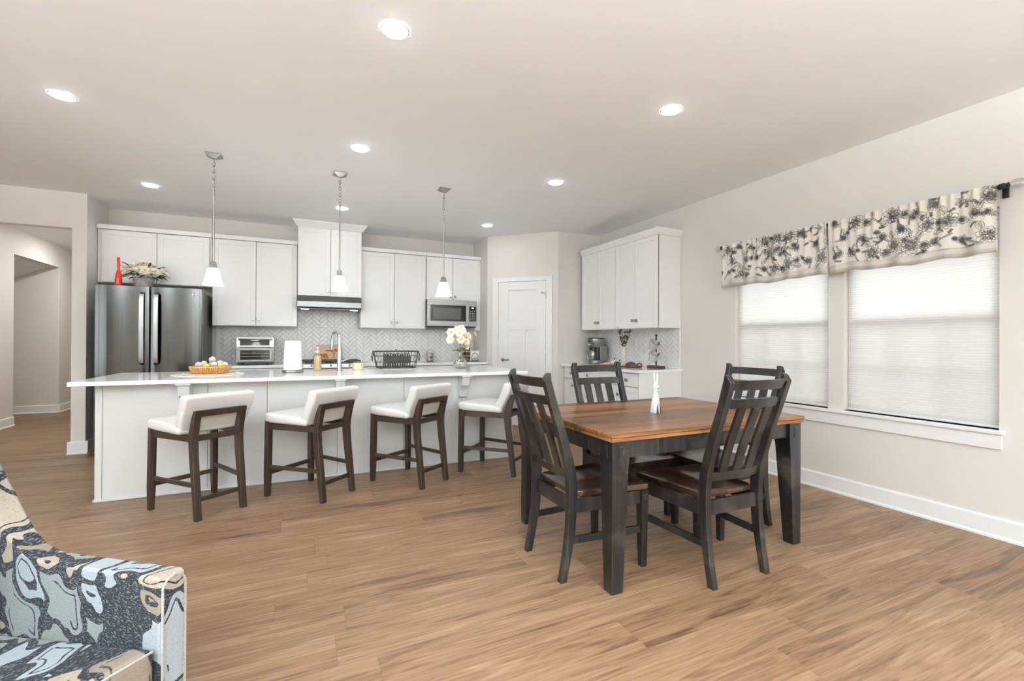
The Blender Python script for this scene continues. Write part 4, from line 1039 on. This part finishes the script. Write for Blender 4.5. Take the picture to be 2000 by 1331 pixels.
for sx in (-1, 1):
    for sy in (-1, 1):
        def sec(z, w, o=.014):
            ox, oy = sx*(hx-o), sy*(hy-o); return [(ox, oy, z), (ox-sx*w, oy, z), (ox-sx*w, oy-sy*w, z), (ox, oy-sy*w, z)]
        lg = part('leg', MB().loft([sec(0, .066), sec(.03, .068), sec(.60, .098), sec(.62, .102), sec(.7315, .102)]), CHAIRW, t, .003)
        ox, oy = sx*(hx-.014), sy*(hy-.014)
        pg = MB(); pg.box(ox-sx*.05-.014, ox-sx*.05+.014, oy-.003, oy+.003, .648, .708); pg.box(ox-.003, ox+.003, oy-sy*.05-.014, oy-sy*.05+.014, .648, .708); part('peg_recess', pg, BLACK, lg, .001)
        pg = MB(); pg.box(ox-sx*.05-.011, ox-sx*.05+.011, oy-.0045, oy+.0045, .652, .704); pg.box(ox-.0045, ox+.0045, oy-sy*.05-.011, oy-sy*.05+.011, .652, .704); part('peg', pg, CHAIRW, lg, .001)

def make_chair(label, loc, rotz):
    t = thing('dining_chair', label, 'chair', loc, rotz, 'dining chairs')
    prof = [(-.25, 0), (-.226, .12), (-.205, .25), (-.197, .38), (-.197, .47), (-.208, .56), (-.262, .75), (-.318, .91), (-.352, 1.02)]
    wid = [.036, .040, .046, .052, .054, .052, .046, .042, .040]
    for s in (-1, 1):
        secs = []
        for (y, z), d in zip(prof, wid):
            x = s*(.190+.012*max(0, (z-.45))/.6); secs.append([(x-.0175, y-d/2, z), (x+.0175, y-d/2, z), (x+.0175, y+d/2, z), (x-.0175, y+d/2, z)])
        x = s*.2015; secs.append([(x-.0175, -.352, 1.052), (x+.0175, -.352, 1.052), (x+.0175, -.335, 1.058), (x-.0175, -.335, 1.058)])
        part('rear_post', MB().loft(secs), CHAIRW, t, .003)
        fl = MB(); fx_, fy_ = s*.222, .235
        def sc(z, w, sh=0): return [(fx_-w/2, fy_-w/2-sh, z), (fx_+w/2, fy_-w/2-sh, z), (fx_+w/2, fy_+w/2, z), (fx_-w/2, fy_+w/2, z)]
        lg = part('front_leg', fl.loft([sc(0, .034), sc(.33, .044), sc(.36, .046), sc(.414, .046)]), CHAIRW, t, .0025)
        part('peg', MB().box(s*.222+s*.021, s*.222+s*.025, .222, .248, .362, .398), BLACK, lg)
        part('side_rail', MB().loft([[(s*.200-.009, -.18, z), (s*.200+.009, -.18, z), (s*.226+.007, .215, z), (s*.226-.011, .215, z)] for z in (.342, .414)]), CHAIRW, t, .002)
        part('stretcher', MB().loft([[(s*.196-.009, -.195, z), (s*.196+.009, -.195, z), (s*.222+.009, .235, z), (s*.222-.009, .235, z)] for z in (.185, .222)]), CHAIRW, t, .002)
    part('front_rail', MB().box(-.205, .205, .228, .246, .342, .414), CHAIRW, t, .002)
    part('back_rail', MB().box(-.178, .178, -.205, -.185, .338, .412), CHAIRW, t, .002)
    # scooped seat
    m = MB(); nx, ny = 16, 14; top = []; 
    def pt(i, j, zoff):
        v = j/ny; u = 2*i/nx-1; y = -.178+v*.436; hwid = .190+.050*v
        if v < .04: hwid = .168
        x = u*hwid; e = min(1, (1-abs(u))*5)*min(1, v*6+.2)*min(1, (1-v)*5)
        dip = .014*e*(1-.75*math.exp(-(u/.22)**2)*v)
        return (x, y, .446-dip if zoff == 0 else .4155)
    vs = [pt(i, j, 0) for j in range(ny+1) for i in range(nx+1)]+[pt(i, j, 1) for j in range(ny+1) for i in range(nx+1)]
    K = (nx+1)*(ny+1); fs = []
    for j in range(ny):
        for i in range(nx):
            a = j*(nx+1)+i; fs.append((a, a+1, a+nx+2, a+nx+1)); fs.append((K+a, K+a+nx+1, K+a+nx+2, K+a+1))
    for i in range(nx): fs.append((i, K+i, K+i+1, i+1)); a = ny*(nx+1)+i; fs.append((a, a+1, K+a+1, K+a))
    for j in range(ny): a = j*(nx+1); fs.append((a, a+nx+1, K+a+nx+1, K+a)); a += nx; fs.append((a, K+a, K+a+nx+1, a+nx+1))
    m.add(vs, fs); o = part('seat', m, SEATW, t, .005)
    def yat(z):
        for (y0, z0), (y1, z1) in zip(prof, prof[1:]):
            if z0 <= z <= z1: return y0+(y1-y0)*(z-z0)/(z1-z0)
        return -.36
    def rail(name, z0, z1, hw, bow, th=.020):
        m = MB(); secs = []
        for k in range(13):
            u = 2*k/12-1; x = u*hw; bo = -bow*(1-u*u)
            secs.append([(x, yat(z0)+bo-th/2, z0), (x, yat(z0)+bo+th/2, z0), (x, yat(z1)+bo+th/2, z1), (x, yat(z1)+bo-th/2, z1)])
        return part(name, m.loft(secs), CHAIRW, t, .002)
    rail('top_rail', .983, 1.032, .187, .028); rail('middle_rail', .893, .940, .184, .028); rail('lower_rail', .512, .556, .178, .014)
    for x in (-.095, 0, .095):
        u = x/.185; zs = (.553, .73, .896); secs = []
        for z in zs:
            bo = -(1-u*u)*(.014+.014*(z-.553)/.343); y = yat(z)+bo
            secs.append([(x-.026, y-.008, z), (x+.026, y-.008, z), (x+.026, y+.008, z), (x-.026, y+.008, z)])
        part('slat', MB().loft(secs), CHAIRW, t, .0015)
    return t
ch = make_chair('dining chair at the near side of the table, back to the camera', (2.03, 1.87, 0), 0)
dup(ch, (1.445, 2.168, 0), -PI/2, 'dining chair at the left end of the table, nearest the stools')
dup(ch, (2.047, 2.546, 0), PI, 'dining chair on the far side of the table, facing the camera')
dup(ch, (2.57, 2.225, 0), PI/2, 'dining chair at the right end of the table, before the window')

# ceramic rabbit on the table
t = thing('rabbit_figurine', 'slim white ceramic rabbit standing on the dining table', 'figurine', (1.995, 2.195, .7725), .2)
b = MB(); prof = [(.030, 0), (.033, .006), (.030, .05), (.024, .09), (.018, .12), (.0155, .135), (.0185, .150), (.021, .163), (.018, .178), (.010, .187), (0, .19)]
b.lathe(prof, 24); b.xf(lambda x, y, z: (x*(1+.12*math.cos(5*math.atan2(y, x))*max(0, 1-z/.09)), y*.85*(1+.12*math.cos(5*math.atan2(y, x))*max(0, 1-z/.09)), z)); bo = part('body', b, CERAM, t, smooth=True)
for s in (-1, 1):
    part('ear', MB().loft([[(s*(.009+.010*f)+w_*math.cos(2*PI*k/10), w_*.5*math.sin(2*PI*k/10), .178+.072*f) for k in range(10)] for f, w_ in ((0, .007), (.3, .0105), (.6, .0105), (.85, .008), (1, .003))]), CERAM, t, smooth=True)
part('muzzle', MB().ball((0, -.017, .160), (.008, .008, .007), 10, 6), CERAM, t, smooth=True)
part('bow', MB().tube([(-.012, -.012, .136), (0, -.017, .138), (.014, -.012, .138), (.03, -.010, .143)], .004, 6), CERAM, t, smooth=True)
part('slit', MB().loft([[(.004, -.0275, .002), (.016, -.0265, .002), (.014, -.020, .03), (.006, -.022, .062)], [(.004, -.0315, .002), (.016, -.0305, .002), (.014, -.0275, .03), (.006, -.0265, .062)]]), BLACK, t)
part('slit', MB().loft([[(-.020, -.0225, .002), (-.010, -.0265, .002), (-.014, -.021, .05)], [(-.022, -.0275, .002), (-.010, -.0305, .002), (-.0155, -.0255, .06)]]), BLACK, t)

# ------------------------------------------------------------------ bar stools
def make_stool(label, loc, rotz):
    t = thing('bar_stool', label, 'bar stool', loc, rotz, 'bar stools at the island')
    for s in (-1, 1):
        def sc(z, w, x, y): return [(x-w/2, y-w/2, z), (x+w/2, y-w/2, z), (x+w/2, y+w/2, z), (x-w/2, y+w/2, z)]
        part('front_leg', MB().loft([sc(0, .034, s*.212, .25), sc(.16, .042, s*.210, .25), (sc(.615, .042, s*.206, .245))]), STOOLW, t, .003)
        prof = [(-.262, 0, .034), (-.235, .20, .044), (-.205, .42, .052), (-.197, .52, .056), (-.200, .565, .056), (-.222, .65, .050), (-.247, .735, .044)]
        lg = part('rear_leg', MB().loft([[(s*.150-.02, y-d/2, z), (s*.150+.02, y-d/2, z), (s*.150+.02, y+d/2, z), (s*.150-.02, y+d/2, z)] for y, z, d in prof]), STOOLW, t, .003)
        part('screw_cap', MB().lathe([(.007, 0), (.006, .003), (0, .004)], 10).xf(lambda x, y, z: (s*.150+x, -.2245-z, .535+y)), DARKW, lg, smooth=True)
        part('side_rail', MB().loft([[(s*.158-.011, -.19, z), (s*.158+.011, -.19, z), (s*.206+.011, .235, z), (s*.206-.011, .235, z)] for z in (.520, .566)]), STOOLW, t, .002)
        part('side_stretcher', MB().loft([[(s*.152-.010, -.235, z), (s*.152+.010, -.235, z), (s*.210+.010, .24, z), (s*.210-.010, .24, z)] for z in (.215, .243)]), STOOLW, t, .002)
    part('top_rail', MB().loft([[(-.14, -.262+(z-.70)*-.3, z), (.14, -.262+(z-.70)*-.3, z), (.14, -.226+(z-.70)*-.3, z), (-.14, -.226+(z-.70)*-.3, z)] for z in (.693, .736)]), STOOLW, t, .002)
    part('rear_rail', MB().box(-.14, .14, -.20, -.178, .520, .56), STOOLW, t, .002)
    part('front_rail', MB().box(-.195, .195, .235, .255, .540, .58), STOOLW, t, .002)
    part('footrest', MB().box(-.195, .195, .238, .262, .165, .195), STOOLW, t, .002)
    part('rear_stretcher', MB().box(-.14, .14, -.25, -.228, .12, .148), STOOLW, t, .002)
    # upholstery
    m = MB(); secs = []
    m.loft([[(-.232, .28, z0) , (.232, .28, z0), (.232, -.165, z0-.0), (-.232, -.165, z0)] for z0 in (.5705, .650)])
    m.xf(lambda x, y, z: (x, y, z+(.012*(1-(x/.232)**2) if z > .6 else 0)-(.018 if y < 0 and z > .6 else 0)))
    part('seat', m, LEATH, t, .028, segs=4)
    bk = MB(); th = .078
    bk.loft([[(-w_, y, z), (w_, y, z), (w_, y+th, z+.012), (-w_, y+th, z+.012)] for y, z, w_ in ((-.222, .5685, .212), (-.250, .66, .232), (-.278, .76, .236), (-.300, .835, .236))])
    bk.xf(lambda x, y, z: (x, y+.048*(1-min(1, max(0, (z-.56)/.2)))+.028, z))
    part('backrest', bk, LEATH, t, .022, segs=4)
    return t
st = make_stool('white bar stool farthest left, near the end of the island', (-.657, 3.94, 0), math.radians(35.4))
dup(st, (.084, 3.965, 0), math.radians(42), 'white bar stool second from left, below the paper towel roll')
dup(st, (.875, 3.99, 0), math.radians(34), 'white bar stool third from left, below the dish basket')
dup(st, (1.664, 3.985, 0), math.radians(41), 'white bar stool farthest right, half behind a dining chair')

# ------------------------------------------------------------------ armchair
t = thing('armchair', 'armchair in navy, cream and tan patterned fabric at lower left', 'armchair', (-.828, 1.483, 0), math.radians(-135))
prof = [(.40, .10), (.40, .592), (.385, .603), (.30, .594), (.18, .584), (.05, .573), (-.08, .562), (-.16, .557), (-.24, .571), (-.31, .610), (-.38, .672), (-.44, .730), (-.50, .785), (-.55, .85), (-.59, .94), (-.62, 1.03), (-.66, 1.04), (-.66, .95), (-.60, .60), (-.58, .10)]
for s in (-1, 1):
    a, b = sorted((s*.38, s*.312)); o = part('arm', MB().prism(prof, 0, a, b), FABRIC, t, .018, segs=4)
    xi, xo = s*.318, s*.374
    pts = [(xi, .402, .14), (xi, .402, .575), (s*.328, .402, .593), (s*.346, .402, .601), (s*.366, .402, .593), (xo, .402, .575), (xo, .402, .14)]
    part('piping', MB().tube(pts, .0032, 6), PIPING, o, smooth=True)
m = MB(); m.loft([[(-.315, y, z), (.315, y, z), (.315, y-th, z+dz), (-.315, y-th, z+dz)] for y, z, th, dz in ((-.325, .30, .16, -.02), (-.34, .50, .17, 0), (-.37, .66, .17, .02), (-.43, .84, .15, .03), (-.49, 1.0, .12, .03))])
part('backrest', m, FABRIC, t, .03, segs=4)
sc_ = part('seat_cushion', MB().loft([[(-.309, y, z-.15), (.309, y, z-.15), (.309, y, z), (-.309, y, z)] for y, z in ((-.345, .305), (.395, .434))]), FABRIC, t, .022, segs=4)
part('piping', MB().tube([(-.300, .393, .425), (.300, .393, .425)], .0032, 6), PIPING, sc_, smooth=True)
part('base', MB().box(-.309, .309, -.56, .385, .10, .15).box(-.309, .309, .30, .385, .15, .27), FABRIC, t, .012)
for sx in (-.33, .33):
    for sy in (-.54, .34): part('leg', MB().loft([[(sx-w_, sy-w_, z), (sx+w_, sy-w_, z), (sx+w_, sy+w_, z), (sx-w_, sy+w_, z)] for z, w_ in ((0, .016), (.105, .026))]), DARKW, t, .002)

# ------------------------------------------------------------------ curtain rod and valances
RX, RZ = 3.865, 2.172
t = thing('curtain_rod', 'black curtain rod with crystal finials over the side windows', 'curtain rod', (RX, 2.26, RZ))
part('rod', MB().tube([(0, -1.01, 0), (0, 1.045, 0)], .011, 12), BLKMETAL, t, smooth=True)
for y in (-1.045, 1.08):
    fn = MB(); sg = 1 if y > 0 else -1
    fn.ball((0, y+sg*.012, 0), (.030, .038, .030), 10, 6); part('finial', fn, CRYSTAL, t)
    part('collar', MB().lathe([(.017, -.03), (.020, -.02), (.014, -.005), (.020, .004), (.010, .008)], 14).xf(lambda x, yy, z: (x, y-sg*.03+z*-sg*-1, yy)), BLKMETAL, t, smooth=True)
for y in (-.985, 1.03):
    part('bracket', MB().box(-.008, .068, y-.006, y+.006, -.012, .006).box(.062, .0745, y-.014, y+.014, -.06, .02).tube([(0, y-.008, 0), (0, y+.008, 0)], .018, 12), BLKMETAL, t, smooth=True)

def ink_image(w, h, seed, px=.0016):
    """line-drawn flowers, leaves and sprigs of a toile print, as an array of ink density"""
    R = np.random.RandomState(seed); nx, ny = int(w/px)+1, int(h/px)+1; img = np.zeros((ny, nx), np.float32)
    def stroke(pts, th=1.0, a=1.0):
        P = np.array(pts, float); d = np.hypot(*(P[1:]-P[:-1]).T)
        for i in range(len(P)-1):
            n = max(2, int(d[i]/(px*.7))); s = np.linspace(0, 1, n)[:, None]; q = (P[i]+(P[i+1]-P[i])*s)/px
            r = max(1, int(math.ceil(th)))
            for dx in range(-r, r+1):
                for dy in range(-r, r+1):
                    k = max(0., 1-math.hypot(dx, dy)/(th+.6))*a
                    if k <= 0: continue
                    ix, iy = (q[:, 0]+dx).astype(int), (q[:, 1]+dy).astype(int); ok = (ix >= 0) & (ix < nx) & (iy >= 0) & (iy < ny)
                    np.maximum.at(img, (iy[ok], ix[ok]), k)
    def petal(cx, cy, a, r0, r1, wd, hatch=5):
        ca, sa = math.cos(a), math.sin(a); loc = lambda u, v: (cx+u*ca-v*sa, cy+u*sa+v*ca)
        us = np.linspace(r0, r1, 9); e = [(u, wd*math.sin(PI*min(1, .12+.88*(u-r0)/(r1-r0)))**.7*(1+.12*R.randn())) for u in us]
        stroke([loc(u, v) for u, v in e]+[loc(r1*1.02, 0)]+[loc(u, -v) for u, v in e[::-1]], 1.0, .95)
        for k in range(hatch):
            v = wd*R.uniform(-.7, .7); l = R.uniform(.35, .75); stroke([loc(r0, v*.3), loc(r0+(r1-r0)*l, v)], .9, .85)
    def flower_(cx, cy, r, n=6):
        a0 = R.uniform(0, 6)
        for k in range(n): petal(cx, cy, a0+2*PI*k/n+R.uniform(-.12, .12), r*.25, r*R.uniform(.85, 1.08), r*.36)
        for k in range(n-1): petal(cx, cy, a0+.5+2*PI*k/(n-1), r*.12, r*.55, r*.22, 4)
        for k in range(16): a = R.uniform(0, 6.3); q = r*.16*math.sqrt(R.rand()); stroke([(cx+q*math.cos(a), cy+q*math.sin(a)), (cx+q*math.cos(a)+.002, cy+q*math.sin(a))], 1.2, 1)
    def leaf_(cx, cy, a, ln, wd):
        petal(cx, cy, a, 0, ln, wd, 3); stroke([(cx, cy), (cx+ln*math.cos(a), cy+ln*math.sin(a))], .8, .9)
        for k in range(4):
            f = .2+.17*k; x, y = cx+ln*f*math.cos(a), cy+ln*f*math.sin(a)
            for s in (-1, 1): stroke([(x, y), (x+wd*.8*math.cos(a+s*.8), y+wd*.8*math.sin(a+s*.8))], .6, .8)
    def sprig(cx, cy, a, ln):
        pts = [(cx, cy)]; 
        for k in range(8): a += R.uniform(-.25, .25); cx += ln/8*math.cos(a); cy += ln/8*math.sin(a); pts.append((cx, cy))
        stroke(pts, .8, .9)
        for k, (x, y) in enumerate(pts[1:]):
            for s in (-1, 1):
                l = .0095; b = a+s*1.0; stroke([(x, y), (x+l*.5*math.cos(b-.3), y+l*.5*math.sin(b-.3)), (x+l*math.cos(b), y+l*math.sin(b)), (x+l*.5*math.cos(b+.35), y+l*.5*math.sin(b+.35)), (x, y)], .9, .9)
    cols = int(w/.125); 
    for i in range(cols):
        for j in range(3):
            cx = (i+.5+.5*(j % 2))*w/cols+R.uniform(-.02, .02); cy = (j+.45)*h/3+R.uniform(-.02, .02)
            k = R.rand()
            if k < .36:
                r = R.uniform(.050, .066); flower_(cx, cy, r, 8); flower_(cx+r*1.2, cy+R.uniform(-.03, .03), r*.5, 6)
                for q in range(3): leaf_(cx+r*.9*math.cos(q*2.1+k), cy+r*.9*math.sin(q*2.1+k), q*2.1+k, .06, .020)
            elif k < .78:
                flower_(cx, cy, R.uniform(.030, .042), 7); flower_(cx+R.uniform(-.06, .06), cy+R.uniform(-.06, .06), R.uniform(.018, .026), 6); sprig(cx+.02, cy, R.uniform(0, 6), .08); sprig(cx-.02, cy, R.uniform(0, 6), .07)
            else: sprig(cx, cy, R.uniform(0, 6), .10); sprig(cx, cy, R.uniform(0, 6), .08); leaf_(cx, cy, R.uniform(0, 6), .05, .017)
    for k in range(int(w*h*90)): sprig(R.uniform(0, w), R.uniform(0, h), R.uniform(0, 6), R.uniform(.03, .05))
    img[1:-1, 1:-1] = (img[1:-1, 1:-1]*2+img[:-2, 1:-1]+img[2:, 1:-1]+img[1:-1, :-2]+img[1:-1, 2:])/6*1.15
    return img, px
def valance(label, ya, yb, seed, swap):
    """hangs from the rod between ya (far) and yb (near)"""
    w_ = ya-yb; hb, h = .34, .405
    t = thing('valance', label, 'valance', (RX, (ya+yb)/2, RZ), 0, 'valances on the curtain rod')
    img, px = ink_image(w_*1.06, hb+.02, seed)
    st_ = .0023; nx, nz = int(w_/st_), int((hb+.02)/st_); R = np.random.RandomState(seed+9)
    ph, am = R.uniform(0, 6, 6), R.uniform(.4, 1, 6)
    def fold(u, f):
        """pleat depth towards the room at distance u along, f=0 top 1 bottom"""
        s = 0
        for k, fr in enumerate((5.2, 8.7, 13.1)): s += am[k]*math.sin(fr*u*2*PI/1.0*.55+ph[k])
        g = .010*math.sin(u*2*PI/.055+ph[3])*(1-f)**2
        return -.018+g-.011*s*(.35+.65*f)
    def sag(u): return .006*math.sin(u*9+ph[4])+.005*math.sin(u*23+ph[5])
    vs = []; ink = []
    for j in range(nz+1):
        f = j/nz; z = .018-f*(hb+.018)
        for i in range(nx+1):
            u = i/nx*w_; y = w_/2-u; x = fold(u, f*.85)
            if z > -.02: x = min(x, -.013)
            vs.append((x, y, z+sag(u)*f))
            ii = min(img.shape[1]-1, int(u*1.04/px)); jj = min(img.shape[0]-1, int((f*(hb+.018))/px)); ink.append(float(img[jj, ii]))
    fs = [(j*(nx+1)+i, j*(nx+1)+i+1, (j+1)*(nx+1)+i+1, (j+1)*(nx+1)+i) for j in range(nz) for i in range(nx)]
    m = MB().add(vs, fs); o = part('print_panel', m, TOILE, t, smooth=True)
    at_ = o.data.attributes.new('ink', 'FLOAT', 'POINT'); at_.data.foreach_set('value', ink)
    vs = []; n2 = 120
    for f, z in ((.80, -hb+.02), (.85, -hb-.002), (.93, -hb-.035), (1.0, -h)):
        for i in range(n2+1): u = i/n2*w_; vs.append((fold(u, f)+.005, w_/2-u, z+sag(u)*f))
    fs = [(j*(n2+1)+i, j*(n2+1)+i+1, (j+1)*(n2+1)+i+1, (j+1)*(n2+1)+i) for j in range(3) for i in range(n2)]
    hm_ = MB().add(vs, fs); hm_.m = [0 if q < n2 else 1 if q < 2*n2 else 2 for q in range(len(fs))]
    hm_.m = [1 if q < 2*n2 else 0 for q in range(len(fs))]; solid(part('hem_band', hm_, [BAND, BANDL], t, smooth=True), .002)
    vs = []
    for f, z in ((0, .02), (0, -.06)):
        for i in range(n2+1): u = i/n2*w_; vs.append((.016, w_/2-u, z))
    part('rod_pocket', MB().add(vs, [(i, i+1, n2+2+i, n2+1+i) for i in range(n2)]), BAND, t)
valance('floral print valance on the left half of the rod', 3.285, 2.278, 3, 0)
valance('floral print valance on the right half of the rod, nearest the camera', 2.268, 1.285, 11, 0)
